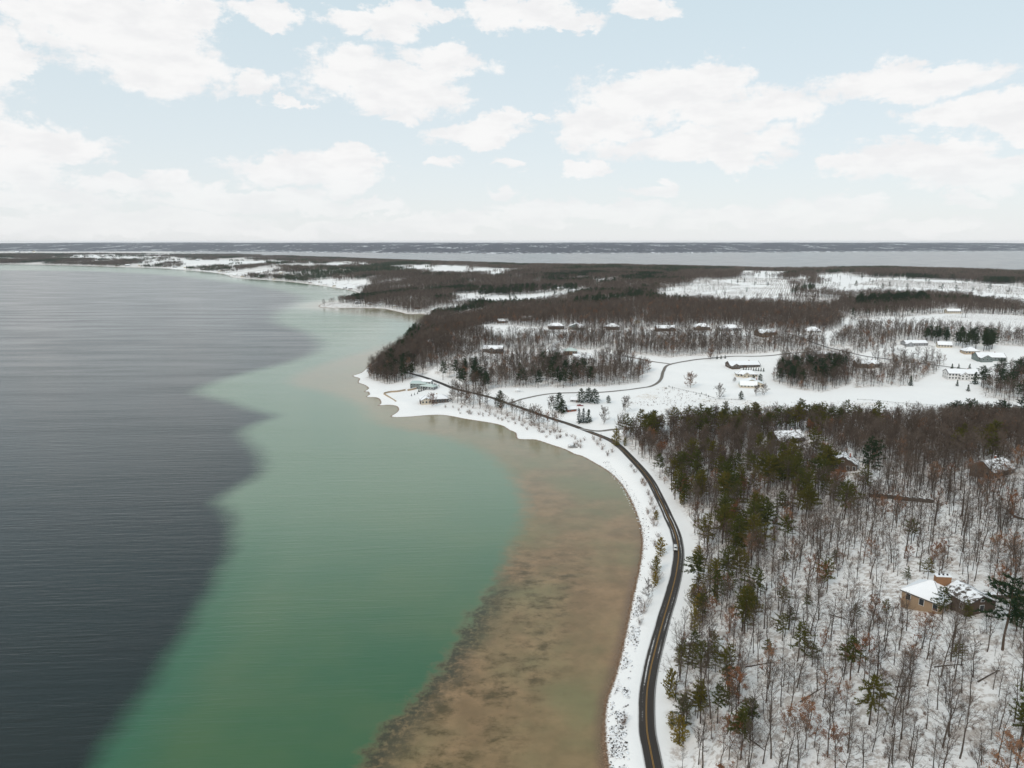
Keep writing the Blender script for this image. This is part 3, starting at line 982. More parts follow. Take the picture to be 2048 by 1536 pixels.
def make_shrub(seed, H=2.6):
    random.seed(seed)
    g = Geo()
    for i in range(16):
        a = random.random() * 6.28; d = Vector((math.cos(a) * random.random() * 0.8, math.sin(a) * random.random() * 0.8, 1)).normalized()
        L = H * (0.6 + 0.5 * random.random())
        p0 = Vector((random.gauss(0, .25), random.gauss(0, .25), -0.2)); p1 = p0 + d * L
        g.sliver(p0, p1, 0.035)
        for k in range(9):
            q = p0.lerp(p1, 0.25 + 0.75 * random.random()); e = q + rdir(d, 0.6) * L * 0.35
            g.sliver(q, e, 0.02)
            for z in range(3):
                w = q.lerp(e, random.random()); g.sliver(w, w + rdir(d, 0.7) * L * 0.18, 0.013)
    return g


def geo_mesh(name, parts):
    """parts: list of (Geo, material)"""
    v = []; f = []; mi = []
    mats = []
    for g, m in parts:
        if not g.f: continue
        b = len(v); v += [tuple(p) for p in g.v]; f += [tuple(b + i for i in q) for q in g.f]
        mi += [len(mats)] * len(g.f); mats.append(m)
    me = bpy.data.meshes.new(name); me.from_pydata(v, [], f)
    for m in mats: me.materials.append(m)
    me.polygons.foreach_set('material_index', mi)
    me.update()
    return me


PROTO = {}      # kind -> list of dict(parts=[(part name, mesh)], h)


def proto(kind, parts_list, h):
    d = dict(parts=[], h=h, geos=parts_list)
    for pn, prs in parts_list:
        if any(g.f for g, _ in prs): d['parts'].append((pn, geo_mesh(pn, prs)))
    PROTO.setdefault(kind, []).append(d)


for k in range(10):
    tr, cr, lf = make_bare(100 + k, H=19.0, lod=0, wide=0.62 + 0.1 * (k % 5), low=0.30 + 0.05 * (k % 4))
    proto('bare', [('trunk', [(tr, M_BARK)]), ('crown', [(cr, M_TWIG)])], 19.0)
for k in range(4):
    tr, cr, lf = make_bare(200 + k, H=15.0, lod=0, rust=0.22 + 0.1 * k, wide=1.0, low=0.25)
    proto('oak', [('trunk', [(tr, M_BARK)]), ('crown', [(cr, M_TWIG)]), ('dry_leaves', [(lf, M_RUST)])], 15.0)
for k in range(3):
    tr, cr, lf = make_bare(250 + k, H=13.0, lod=3, wide=1.45, low=0.10, rust=0.0)
    proto('lone', [('trunk', [(tr, M_BARK)]), ('crown', [(cr, M_TWIG)])], 13.0)
for k in range(2):
    tr, cr, lf = make_bare(270 + k, H=13.0, lod=3, wide=1.5, low=0.10, rust=0.12)
    proto('loneoak', [('trunk', [(tr, M_BARK)]), ('crown', [(cr, M_BRUSH)]), ('dry_leaves', [(lf, M_RUST)])], 13.0)
for k in range(7):
    tr, cr = make_conifer(300 + k, 18.0, 'pine')
    proto('pine', [('trunk', [(tr, M_PBARK)]), ('crown', [(cr, M_PINE)])], 18.0)
for k in range(5):
    tr, cr = make_conifer(340 + k, 18.0, 'pine')
    proto('darkpine', [('trunk', [(tr, M_PBARK)]), ('crown', [(cr, M_DARKPINE)])], 18.0)
for k in range(3):
    tr, cr = make_conifer(380 + k, 16.0, 'bushy')
    proto('bushy', [('trunk', [(tr, M_PBARK)]), ('crown', [(cr, M_DARKPINE)])], 16.0)
for k in range(3):
    tr, cr = make_conifer(400 + k, 8.0, 'spruce')
    proto('spruce', [('trunk', [(tr, M_PBARK)]), ('crown', [(cr, M_DARKPINE)])], 8.0)
for k in range(2):
    tr, cr = make_conifer(420 + k, 10.0, 'spruce')
    proto('bluespruce', [('trunk', [(tr, M_PBARK)]), ('crown', [(cr, M_BLUESP)])], 10.0)
for k in range(4):
    tr, cr = make_conifer(440 + k, 10.0, 'cedar')
    proto('cedar', [('trunk', [(tr, M_PBARK)]), ('crown', [(cr, M_CEDAR)])], 9.0)
for k in range(4):
    proto('shrub', [('stems', [(make_shrub(480 + k), M_BRUSH)])], 2.6)

# far variants, joined, for the woods that read as one mass
LIB = {}


def lib(kind, me):
    c = LIB.get(kind)
    if c is None: c = LIB[kind] = bpy.data.collections.new('source_' + kind)
    o = bpy.data.objects.new('source_%s_%02d' % (kind, len(c.objects)), me); c.objects.link(o)


for kind in ('bare', 'pine', 'darkpine', 'oak'):
    for d in PROTO[kind]:
        lib(kind, geo_mesh('joined_' + kind, [pr for _, prs in d['geos'] for pr in prs]))
for k in range(8):
    tr, cr, lf = make_bare(600 + k, H=18.0, lod=1, wide=0.8 + 0.05 * k, low=0.34)
    lib('farbare', geo_mesh('far_bare', [(tr, M_BARK), (cr, M_TWIG)]))
for k in range(8):
    tr, cr, lf = make_bare(660 + k, H=19.0, lod=2, wide=0.72 + 0.08 * (k % 4), low=0.30 + 0.05 * (k % 3))
    lib('midbare', geo_mesh('mid_bare', [(tr, M_BARK), (cr, M_TWIG)]))
for d in PROTO['shrub']: lib('shrub', d['parts'][0][1])
for k in range(5):
    tr, cr = make_conifer(640 + k, 17.0, 'pine', lod=1)
    lib('farpine', geo_mesh('far_pine', [(tr, M_PBARK), (cr, M_DARKPINE)]))


def clump(seed, pine, n=20, size=34.0):
    G1, G2, G3 = Geo(), Geo(), Geo()
    random.seed(seed)
    pos = [(random.uniform(-size / 2, size / 2), random.uniform(-size / 2, size / 2), 0.75 + 0.45 * random.random(), random.random()) for _ in range(n)]
    for (x, y, s, q) in pos:
        hh = 17 * s
        tgt = G3 if q < pine else G2
        for _ in range(34):
            a = random.random() * 6.28; rr = 3.2 * random.random() ** 0.5 * s; z = hh * (0.35 + 0.62 * random.random())
            if q < pine: rr *= 1.25 * (1.05 - z / hh)
            p = Vector((x + math.cos(a) * rr, y + math.sin(a) * rr, z))
            tgt.sliver(p, p + Vector((random.gauss(0, .9), random.gauss(0, .9), 1.3 + random.random() * 1.6)), 0.24 if q >= pine else 0.42)
        G1.sliver(Vector((x, y, -1)), Vector((x, y, hh)), 0.22)
    return geo_mesh('far_clump', [(G1, M_BARK), (G2, M_TWIG), (G3, M_DARKPINE)])


for k in range(6): lib('clump', clump(700 + k, (0.0, 0.05, 0.1, 0.0, 0.2, 0.05)[k]))
for k in range(4): lib('pineclump', clump(720 + k, 0.9, 14))


# ------------------------------------------------------------------ scatter
def gn_scatter(name, kind, pts, zs, scl, label, cat):
    """one object for a mass nobody could count: points carrying instances"""
    n = len(pts)
    if n == 0: return
    me = bpy.data.meshes.new(name)
    me.vertices.add(n)
    me.vertices.foreach_set('co', np.column_stack([pts, zs]).astype(np.float32).ravel())
    nv = len(LIB[kind].objects)
    a = me.attributes.new('variant', 'INT', 'POINT'); a.data.foreach_set('value', RNG.integers(0, nv, n).astype(np.int32))
    rot = np.column_stack([RNG.normal(0, 0.03, n), RNG.normal(0, 0.03, n), RNG.random(n) * 6.283]).astype(np.float32)
    a = me.attributes.new('rot', 'FLOAT_VECTOR', 'POINT'); a.data.foreach_set('vector', rot.ravel())
    sc = np.column_stack([scl * RNG.uniform(0.85, 1.15, n), scl * RNG.uniform(0.85, 1.15, n), scl]).astype(np.float32)
    a = me.attributes.new('scl', 'FLOAT_VECTOR', 'POINT'); a.data.foreach_set('vector', sc.ravel())
    o = bpy.data.objects.new(name, me); COL.objects.link(o)
    ng = bpy.data.node_groups.new(name, 'GeometryNodeTree')
    ng.interface.new_socket('Geometry', in_out='INPUT', socket_type='NodeSocketGeometry')
    ng.interface.new_socket('Geometry', in_out='OUTPUT', socket_type='NodeSocketGeometry')
    gi = ng.nodes.new('NodeGroupInput'); go = ng.nodes.new('NodeGroupOutput')
    ip = ng.nodes.new('GeometryNodeInstanceOnPoints'); ci = ng.nodes.new('GeometryNodeCollectionInfo')
    ci.inputs[0].default_value = LIB[kind]; ci.inputs['Separate Children'].default_value = True; ci.inputs['Reset Children'].default_value = True
    def na(nm, dt):
        q = ng.nodes.new('GeometryNodeInputNamedAttribute'); q.data_type = dt; q.inputs['Name'].default_value = nm
        return [s for s in q.outputs if s.enabled and s.name == 'Attribute'][0]
    ng.links.new(gi.outputs[0], ip.inputs['Points']); ng.links.new(ci.outputs[0], ip.inputs['Instance'])
    ip.inputs['Pick Instance'].default_value = True
    ng.links.new(na('variant', 'INT'), ip.inputs['Instance Index'])
    ng.links.new(na('rot', 'FLOAT_VECTOR'), ip.inputs['Rotation'])
    ng.links.new(na('scl', 'FLOAT_VECTOR'), ip.inputs['Scale'])
    ng.links.new(ip.outputs[0], go.inputs[0])
    md = o.modifiers.new('scatter', 'NODES'); md.node_group = ng
    tag(o, label, cat, kind='stuff')
    return o


def plant(kind, name, x, y, s, label, cat, group, z=None, var=None, rz=None):
    d = PROTO[kind][RNG.integers(0, len(PROTO[kind])) if var is None else var % len(PROTO[kind])]
    if z is None: z = float(ground(x, y)[0])
    o = empty(name, (x, y, z), float(RNG.random() * 6.28) if rz is None else rz, label, cat, group)
    w = float(RNG.uniform(0.88, 1.12))
    o.scale = (s * w, s * w, s)
    for pn, me in d['parts']:
        c = bpy.data.objects.new(pn, me); COL.objects.link(c); c.parent = o
    return o


def scatter_poly(W, m2):
    lo = W.min(0); hi = W.max(0)
    step = math.sqrt(m2)
    xs = np.arange(lo[0], hi[0], step); ys = np.arange(lo[1], hi[1], step)
    X, Y = np.meshgrid(xs, ys)
    P = np.column_stack([X.ravel(), Y.ravel()]) + RNG.uniform(-0.55, 0.55, (X.size, 2)) * step
    return P[inside(P, W)]


def random_poly(W, n):
    lo = W.min(0); hi = W.max(0); out = np.zeros((0, 2))
    for _ in range(60):
        P = RNG.uniform(lo, hi, (n * 4, 2)); out = np.vstack([out, P[inside(P, W)]])
        if len(out) >= n: break
    return out[:n]


ALL_LINES = [road_w[:, :2]] + [l[:, :2] for l in LANE_W.values()]
HOUSE_CLEAR = []        # (x, y, r) filled by the house list below


def clear_of(P, rroad=6.5):
    ok = np.ones(len(P), bool)
    for i, L in enumerate(ALL_LINES):
        d, _, _ = polydist(P, L); ok &= d > (rroad if i == 0 else 4.0)
    for (x, y, r, y2) in HOUSE_CLEAR:
        ok &= ~((np.abs(P[:, 0] - x) < r) & (P[:, 1] > y - r - y2) & (P[:, 1] < y + r))
    sd, _, _ = land_info(P)
    return ok & (sd > 3.0)

# ------------------------------------------------------------------ buildings
def mat_siding(name, a, b, vertical=False):
    m, t, out = new_mat(name)
    tcn = t.nodes.new('ShaderNodeTexCoord'); O = Nd(t, tcn.outputs['Object'])
    x, y, z = O.sep()
    w = ((x + y) * 3.2 if vertical else z * 4.5)
    line = (w._m('FRACT') - 0.5).ab().step(0.40, 0.49)
    nz = noise(t, vmath(t, 'MULTIPLY', O, (2.0, 2.0, 0.3) if vertical else (0.3, 0.3, 3.0)), 2.0, 4, 0.6)
    c = mixc(t, nz, a, b)
    c = mixc(t, line * 0.45, c, tuple(v * 0.35 for v in a))
    surf(t, out, c, 0.8, 0.2)
    return m


def mat_roof_snow():
    m, t, out = new_mat('roof_snow')
    nz = noise(t, pos_node(t), 0.5, 5, 0.65)
    surf(t, out, mixc(t, nz, (0.80, 0.81, 0.83), (0.88, 0.88, 0.89)), 0.9, 0.1, bump=nz, bstr=0.4, bdist=0.2)
    return m


def mat_patchy_roof():
    m, t, out = new_mat('patchy_snow_on_shingles')
    P = pos_node(t)
    nz = noise(t, P, 0.55, 5, 0.7)
    c = mixc(t, nz.step(0.42, 0.52), (0.085, 0.07, 0.06), (0.82, 0.83, 0.85))
    surf(t, out, c, 0.85, 0.15)
    return m


M_SNOW = mat_roof_snow(); M_PATCHY = mat_patchy_roof()
M_SHINGLE = plain('dark_shingles', (0.06, 0.055, 0.055), 0.85, 0.2, 0.3, 1.5)
M_GREENROOF = plain('pale_green_metal_roof', (0.50, 0.58, 0.55), 0.5, 0.4, 0.06, 0.5)
M_TAN = mat_siding('tan_vertical_boards', (0.24, 0.165, 0.105), (0.36, 0.26, 0.17), True)
M_BROWN = mat_siding('dark_brown_boards', (0.060, 0.042, 0.032), (0.11, 0.078, 0.058))
M_UMBER = mat_siding('umber_boards', (0.13, 0.085, 0.055), (0.19, 0.13, 0.085))
M_CHIM = plain('orange_brown_cladding', (0.26, 0.14, 0.075), 0.8, 0.2, 0.25, 1.2)
M_WHITE = mat_siding('white_siding', (0.62, 0.62, 0.61), (0.74, 0.74, 0.73))
M_CREAM = mat_siding('cream_siding', (0.48, 0.42, 0.33), (0.60, 0.54, 0.44))
M_GREY = mat_siding('grey_siding', (0.24, 0.25, 0.26), (0.36, 0.37, 0.38))
M_GREEN = mat_siding('green_grey_siding', (0.12, 0.15, 0.145), (0.19, 0.23, 0.22))
M_STONE = plain('tan_stone', (0.40, 0.31, 0.22), 0.9, 0.1, 0.25, 0.8)
M_BRICK = plain('red_brick', (0.26, 0.10, 0.07), 0.9, 0.1, 0.2, 2.0)
M_TRIM = plain('white_trim', (0.70, 0.70, 0.69), 0.6, 0.3, 0.05)
M_DOOR = plain('brown_door', (0.12, 0.06, 0.04), 0.6, 0.3, 0.1)
M_TIMBER = plain('weathered_timber', (0.10, 0.085, 0.07), 0.9, 0.1, 0.35, 1.0)
M_PALEWOOD = plain('grey_deck_boards', (0.34, 0.33, 0.32), 0.9, 0.1, 0.25, 1.0)


def mat_glass():
    m, t, out = new_mat('window_glass')
    surf(t, out, (0.02, 0.024, 0.028), 0.08, 0.6)
    return m


M_GLASS = mat_glass()
BOXF = [(0, 3, 2, 1), (4, 5, 6, 7), (0, 1, 5, 4), (1, 2, 6, 5), (2, 3, 7, 6), (3, 0, 4, 7)]


def box(name, x0, x1, y0, y1, z0, z1, mat, parent):
    v = [(x0, y0, z0), (x1, y0, z0), (x1, y1, z0), (x0, y1, z0), (x0, y0, z1), (x1, y0, z1), (x1, y1, z1), (x0, y1, z1)]
    return mesh_obj(name, v, BOXF, mat, parent)


def slab(top, thick):
    """closed slab from a planar polygon (list of points), thickened downwards"""
    n = len(top)
    v = [Vector(p) for p in top] + [Vector(p) - Vector((0, 0, thick)) for p in top]
    f = [tuple(range(n)), tuple(reversed(range(n, 2 * n)))] + [(i, i + n, (i + 1) % n + n, (i + 1) % n) for i in range(n)]
    return v, f


def roof_planes(w, d, h, rh, kind, ov):
    X, Y = w / 2 + ov, d / 2 + ov
    if kind == 'gable':
        e = h - rh * ov / (d / 2)
        return [[(-X, -Y, e), (X, -Y, e), (X, 0, h + rh), (-X, 0, h + rh)], [(X, Y, e), (-X, Y, e), (-X, 0, h + rh), (X, 0, h + rh)]]
    if kind == 'front':
        e = h - rh * ov / (w / 2)
        return [[(-X, Y, e), (-X, -Y, e), (0, -Y, h + rh), (0, Y, h + rh)], [(X, -Y, e), (X, Y, e), (0, Y, h + rh), (0, -Y, h + rh)]]
    if kind == 'shed':
        return [[(-X, -Y, h), (X, -Y, h), (X, Y, h + rh), (-X, Y, h + rh)]]
    r = max(0.3, (w - d) / 2)
    e = h - rh * ov / (d / 2)
    return [[(-X, -Y, e), (X, -Y, e), (r, 0, h + rh), (-r, 0, h + rh)], [(X, Y, e), (-X, Y, e), (-r, 0, h + rh), (r, 0, h + rh)],
            [(X, -Y, e), (X, Y, e), (r, 0, h + rh)], [(-X, Y, e), (-X, -Y, e), (-r, 0, h + rh)]]


def xf(o, cx, cy, cz, rz):
    o.location = (cx, cy, cz); o.rotation_euler = (0, 0, rz)
    return o


def block(root, cx, cy, rz, w, d, h, rh, kind, wall, snow=None, wins=None, floors=1, door=False, ov=0.6, z=0.0, roof_mat=None, simple=False):
    hw, hd = w / 2, d / 2
    v = [(-hw, -hd, -2.5), (hw, -hd, -2.5), (hw, hd, -2.5), (-hw, hd, -2.5), (-hw, -hd, h), (hw, -hd, h), (hw, hd, h), (-hw, hd, h)]
    f = list(BOXF)
    if kind == 'gable': v += [(-hw, 0, h + rh - .05), (hw, 0, h + rh - .05)]; f += [(4, 7, 8), (5, 9, 6)]
    if kind == 'front': v += [(0, -hd, h + rh - .05), (0, hd, h + rh - .05)]; f += [(4, 5, 8), (6, 7, 9)]
    if kind == 'shed': v += [(-hw, hd, h + rh * .95), (hw, hd, h + rh * .95)]; f += [(4, 7, 8), (5, 9, 6), (6, 7, 8, 9)]
    xf(mesh_obj('wall', v, f, wall, root), cx, cy, z, rz)
    vv, ff, sv, sf = [], [], [], []
    for pl in roof_planes(w, d, h, rh, kind, ov):
        a, b = slab([(x, y, zz + 0.16) for x, y, zz in pl], 0.22)
        ff += [tuple(i + len(vv) for i in q) for q in b]; vv += a
        c = sum((Vector(p) for p in pl), Vector()) / len(pl)
        ins = [c + (Vector(p) - c) * 0.965 for p in pl]
        a, b = slab([(p.x, p.y, p.z + 0.40) for p in ins], 0.235)
        sf += [tuple(i + len(sv) for i in q) for q in b]; sv += a
    ro = xf(mesh_obj('roof', vv, ff, roof_mat or M_SHINGLE, root), cx, cy, z, rz)
    if snow is not None: mesh_obj('roof_snow', sv, sf, snow, ro)
    if simple: return ro
    nwx = max(2, int(w / 3.3)) if wins is None else wins
    def window(lx, ly, lz, ww, wh, ang):
        fr = box('window', -ww / 2 - .12, ww / 2 + .12, -0.05, 0.05, -wh / 2 - .12, wh / 2 + .12, M_TRIM, root)
        box('pane', -ww / 2, ww / 2, -0.085, -0.052, -wh / 2, wh / 2, M_GLASS, fr)
        c, s = math.cos(rz), math.sin(rz)
        fr.location = (cx + lx * c - ly * s, cy + lx * s + ly * c, z + lz); fr.rotation_euler = (0, 0, rz + ang)
    fh = h / floors
    for fl in range(floors):
        for i in range(nwx):
            if door and fl == 0 and i == nwx // 2: continue
            window(-hw + w * (i + .5) / nwx, -hd - .03, fl * fh + fh * .55, min(1.7, w / nwx * .6), fh * .5, 0)
        for i in range(max(1, int(d / 4.5))):
            nd = max(1, int(d / 4.5))
            window(-hw - .03, -hd + d * (i + .5) / nd, fl * fh + fh * .55, 1.3, fh * .48, -math.pi / 2)
            window(hw + .03, -hd + d * (i + .5) / nd, fl * fh + fh * .55, 1.3, fh * .48, math.pi / 2)
    if kind == 'front' and rh > 2.5: window(0, -hd - .03, h + rh * .35, 1.4, rh * .3, 0)
    if door:
        lx = -hw + w * (nwx // 2 + .5) / nwx
        do = box('door', -.55, .55, -.06, .06, 0, 2.15, M_DOOR, root)
        c, s = math.cos(rz), math.sin(rz)
        do.location = (cx + lx * c + hd * s, cy + lx * s - hd * c, z); do.rotation_euler = (0, 0, rz)
    return ro


def chimney(root, x, y, z0, z1, sx=0.8, sy=0.8, mat=None):
    c = box('chimney', x - sx / 2, x + sx / 2, y - sy / 2, y + sy / 2, z0, z1, mat or M_BRICK, root)
    box('chimney_cap', x - sx / 2 - .1, x + sx / 2 + .1, y - sy / 2 - .1, y + sy / 2 + .1, z1 + .002, z1 + .18, M_SNOW, c)
    return c


def place_house(u, v, wpx, rzdeg, label, build, clear=1.0, front=9.0, name='house', group=None, cat='house'):
    p = spot(u, v)
    _, _, dep = project(p[0], p[1], p[2])
    w = wpx * dep / FPX
    o = empty(name, tuple(p), R(rzdeg), label, cat, group)
    build(o, w)
    HOUSE_CLEAR.append((p[0], p[1], w * 0.62 * clear + 2, front))
    return o


def std(wall, h=4.2, dfrac=0.62, rh=3.4, kind='gable', snow=None, floors=1, chim=True, wing=None, door=True, roof_mat=None):
    def f(o, w):
        d = max(6.0, w * dfrac)
        block(o, 0, 0, 0, w, d, h, rh, kind, wall, snow or M_SNOW, floors=floors, door=door, roof_mat=roof_mat)
        if chim: chimney(o, w * .22, d * .12, h, h + rh + 1.1)
        if wing:
            ww, wd, wx, wk = wing
            block(o, wx * w, -d / 2 - wd / 2 + 0.5, 0, ww * w, wd, h * .86, rh * .8, wk, wall, snow or M_SNOW, floors=floors, roof_mat=roof_mat)
    return f


# the big house in the near wood: hip roofed main block, wide clad chimney, brown gabled wing, walkway
def near_house(o, w):
    def lz(x, y): return float(ground(o.location.x + x, o.location.y + y)[0]) - o.location.z
    block(o, -2.6, 3.5, R(-56), 15.0, 13.5, 4.8, 4.6, 'hip', M_TAN, M_SNOW, wins=3, floors=1, ov=0.7, z=lz(-5, 0) + .2)
    block(o, 7.0, -4.2, R(10), 11.5, 12.0, 4.6, 2.8, 'front', M_BROWN, M_PATCHY, wins=1, ov=0.6, z=lz(6, -8) + .1)
    c = box('chimney', -2.7, 2.7, -1.1, 1.1, 5.6, 10.6, M_CHIM, o); c.rotation_euler = (0, 0, R(-6)); c.location = (1.0, 3.2, 0.3)
    box('chimney_cap', -2.85, 2.85, -1.25, 1.25, 10.602, 10.85, M_SNOW, c)
    for i in range(3):
        fl = box('flue', -1.7 + i * 1.5, -1.2 + i * 1.5, -.25, .25, 10.852, 11.4, M_SHINGLE, c)


place_house(1884, 1212, 110, 0, 'large tan and brown house with snowy roof and wide orange brown chimney', near_house, clear=1.0, front=7)
place_house(1572, 884, 60, 12, 'brown house sunk in near wood with two split snowy roofs', std(M_BROWN, 5.0, .6, 4.0, 'gable', M_PATCHY, wing=(.4, 7, -.28, 'front')), 1.05, 42)
place_house(1685, 938, 52, -28, 'dark brown gabled house beside the tall dark pine in near wood', std(M_BROWN, 5.2, .7, 4.6, 'front', M_PATCHY), 1.0, 30)
place_house(1983, 948, 66, 24, 'wide roofed umber house behind a pine in near wood', std(M_UMBER, 4.2, .7, 4.6, 'gable', M_PATCHY), .95, 24)
# by the shore
def modern(o, w):
    block(o, -w * .18, 0, R(10), w * .5, 10, 5.6, 1.2, 'shed', M_GREEN, M_GREENROOF, floors=2, roof_mat=M_GREENROOF)
    block(o, w * .2, -2, R(-8), w * .5, 9, 3.6, 2.0, 'hip', M_GREY, M_GREENROOF, floors=1, roof_mat=M_GREENROOF)
    block(o, w * .05, 6, 0, w * .32, 7, 7.0, 1.6, 'gable', M_WHITE, M_SNOW, floors=2)
place_house(848, 776, 62, -18, 'modern shore house with pale green angular roofs on the point', modern, .9, 18)
def pointh(o, w):
    block(o, 0, 0, R(12), w, 12, 4.4, 3.6, 'hip', M_BROWN, M_SNOW, floors=1)
    block(o, -w * .25, -7, R(12), w * .36, 7, 4.0, 2.6, 'front', M_CREAM, M_SNOW, floors=1)
    chimney(o, 3, 1, 5, 9.5, 1.2, 1.0, M_STONE)
place_house(868, 804, 56, 0, 'dark walled shore house with snowy hip roof above the beach', pointh, .9, 16)
# among the middle woods and on the ridge
RIDGE = [(1053, 641, 22, 0, std(M_UMBER, 4.5, .6, 3.2), 'small umber house standing alone at the western end of the ridge'),
         (1112, 657, 30, 8, std(M_BROWN, 5, .6, 4.0, 'hip'), 'dark hip roofed ridge house left of the snowy driveway'),
         (1153, 658, 28, -10, std(M_GREEN, 5, .7, 4.2, 'front', wing=(.4, 5, .3, 'gable')), 'grey green gabled house at the top of the snowy driveway'),
         (1225, 659, 25, 5, std(M_BROWN, 5.4, .7, 4.0, 'hip', floors=2), 'tall dark hip roofed house on the ridge above the spruces'),
         (1274, 646, 10, 0, std(M_CREAM, 4, .9, 3.0, 'front', chim=False), 'tiny cream gabled cabin behind the ridge houses'),
         (1330, 661, 38, 0, std(M_BROWN, 4.4, .5, 3.6, 'gable', wing=(.4, 5, .28, 'front')), 'long dark brown ridge house with a gabled wing'),
         (1403, 659, 31, -8, std(M_UMBER, 5, .6, 4.4, 'hip', wing=(.4, 5, -.25, 'front')), 'umber ridge house with steep hip roof and small front gable'),
         (1458, 661, 40, 6, std(M_GREY, 4.6, .55, 4.6, 'hip'), 'broad grey ridge house under a tall snowy hip roof'),
         (1530, 670, 37, 12, std(M_UMBER, 4.8, .6, 4.0, 'gable', M_PATCHY, wing=(.35, 6, -.25, 'front')), 'umber ridge house with patchy snow beside the descending road'),
         (1625, 665, 28, -4, std(M_WHITE, 3.6, .7, 5.0, 'hip', chim=False, door=False), 'white barn with a big snowy roof across the hill road'),
         (987, 704, 40, -6, std(M_BROWN, 5.4, .45, 3.6, 'gable', wing=(.34, 4, -.05, 'front')), 'brown house with deck posts on the bare wooded slope'),
         (1141, 708, 25, 0, std(M_UMBER, 5.5, .8, 3.2, 'hip', M_GREENROOF, roof_mat=M_GREENROOF), 'small square house with pale roof beside the big white house'),
         (1163, 726, 38, 14, std(M_WHITE, 7.2, .6, 5.0, 'gable', floors=2, wing=(.4, 6, -.15, 'front')), 'big white two storey house among the dark pines'),
         (858, 690, 20, -10, std(M_GREY, 4.0, .7, 3.0, 'gable', M_PATCHY), 'small grey house half hidden on the headland slope'),
         (1485, 733, 62, 4, std(M_BROWN, 3.4, .4, 3.6, 'gable', wing=(.26, 6, -.34, 'front')), 'long low brown house behind the clipped dark hedge'),
         (1492, 752, 40, -6, std(M_CREAM, 3.4, .5, 3.6, 'hip', wing=(.36, 4, -.05, 'front')), 'cream house with snowy hip roof in the open meadow'),
         (1502, 772, 46, -12, std(M_CREAM, 3.8, .5, 4.8, 'front', roof_mat=M_GREENROOF, wing=(.7, 5, -.15, 'gable')), 'cream gabled house with low stone terrace in the meadow'),
         (1652, 712, 46, -6, std(M_GREY, 3.4, .35, 2.6, 'gable', chim=False), 'long low grey house above the dense wood block'),
         (1732, 733, 44, -8, std(M_UMBER, 4.8, .5, 3.4, 'gable', wing=(.3, 5, .1, 'front')), 'umber house on the slope below the descending road'),
         (1828, 690, 46, 4, std(M_GREY, 3.6, .4, 3.0, 'gable', wing=(.3, 5, -.38, 'front')), 'long grey house under pale snowy roof beside the upper clearing'),
         (1888, 694, 26, -16, std(M_CREAM, 3.6, .5, 4.0, 'gable', chim=False, door=False), 'plain cream barn with snowy roof in the upper clearing'),
         (1939, 706, 27, -6, std(M_STONE, 3.6, .8, 4.2, 'hip', chim=False), 'square tan garage with pyramid snow roof beside the pines'),
         (1977, 719, 52, -8, std(M_GREEN, 4.2, .5, 4.6, 'gable', wing=(.4, 6, -.25, 'front')), 'grey green house with tall front gable and long porch'),
         (1921, 757, 58, -8, std(M_WHITE, 7.0, .45, 3.8, 'gable', floors=2, wing=(.24, 4, -.02, 'front')), 'long white two storey house with rows of windows'),
         (1905, 626, 28, 0, std(M_CREAM, 4.0, .4, 3.4, 'gable', chim=False, door=False), 'far cream barn at the edge of the vineyard'),
         (1005, 646, 20, 15, std(M_UMBER, 4.0, .6, 3.0, 'gable'), 'umber house with snowy roof behind the headland trees'),
         (1262, 605, 14, 0, std(M_WHITE, 5.0, .6, 4.0, 'gable', chim=False), 'far white farmhouse up the snowy track'),
         (1120, 580, 16, 0, std(M_WHITE, 5.0, .5, 4.0, 'gable', chim=False), 'far white barn beside the snowy field and pine block'),
         (1205, 563, 12, 0, std(M_GREY, 5.0, .6, 4.0, 'hip', chim=False), 'far grey house alone in the distant wood')]
for (u, v, wpx, rz, b, lb) in RIDGE:
    place_house(u, v, wpx, rz, lb, b, 1.0, 14 if v > 640 else 40)

# far village houses
VILLAGE_PX = [(470, 552), (485, 554), (505, 555), (520, 556), (540, 557), (548, 559), (515, 549), (530, 551), (555, 552), (562, 547), (575, 549), (585, 552), (548, 543), (560, 541), (598, 541), (610, 538), (622, 541), (633, 539),
              (597, 548), (607, 546), (646, 543), (659, 541), (672, 543), (683, 541), (705, 541), (728, 542), (590, 561), (620, 566), (650, 570), (668, 573), (690, 577), (701, 580), (640, 566), (440, 543), (425, 541), (408, 540),
              (395, 537), (372, 536), (350, 535), (330, 533), (305, 533), (280, 532), (255, 532), (235, 532), (455, 546), (380, 519), (395, 521), (410, 519), (300, 514), (310, 515), (285, 513), (320, 514), (60, 505), (70, 504), (35, 505),
              (740, 609), (765, 612), (790, 614), (812, 616), (835, 618), (880, 626), (868, 622), (716, 608), (900, 633)]
vill_w = []
for i, (u, v) in enumerate(VILLAGE_PX):
    p = spot(u, v)
    if min(land_info(p[None, :2])[0][0], 1e9) < 8:
        p = spot(u, v - 1.5)
    _, _, dep = project(p[0], p[1], p[2])
    near_pt = u > 705 and v > 600
    o = empty('village_house', tuple(p), float(RNG.uniform(-.6, .6)),
              'small snow roofed house among the trees of the low sandy point' if near_pt else 'small snow roofed house in the far shore village', 'house', 'houses on the sandy point' if near_pt else 'houses of the far shore village')
    w = (RNG.uniform(5.0, 8.5)) * dep / FPX * (1.5 if near_pt else 1.0)
    block(o, 0, 0, 0, w, w * .6, min(6.0, w * .28), w * .2, ('gable', 'hip', 'front')[i % 3], (M_WHITE, M_CREAM, M_GREY, M_UMBER)[i % 4], M_SNOW, simple=True)
    HOUSE_CLEAR.append((p[0], p[1], w * .6, w * 1.2))
    vill_w.append(p)

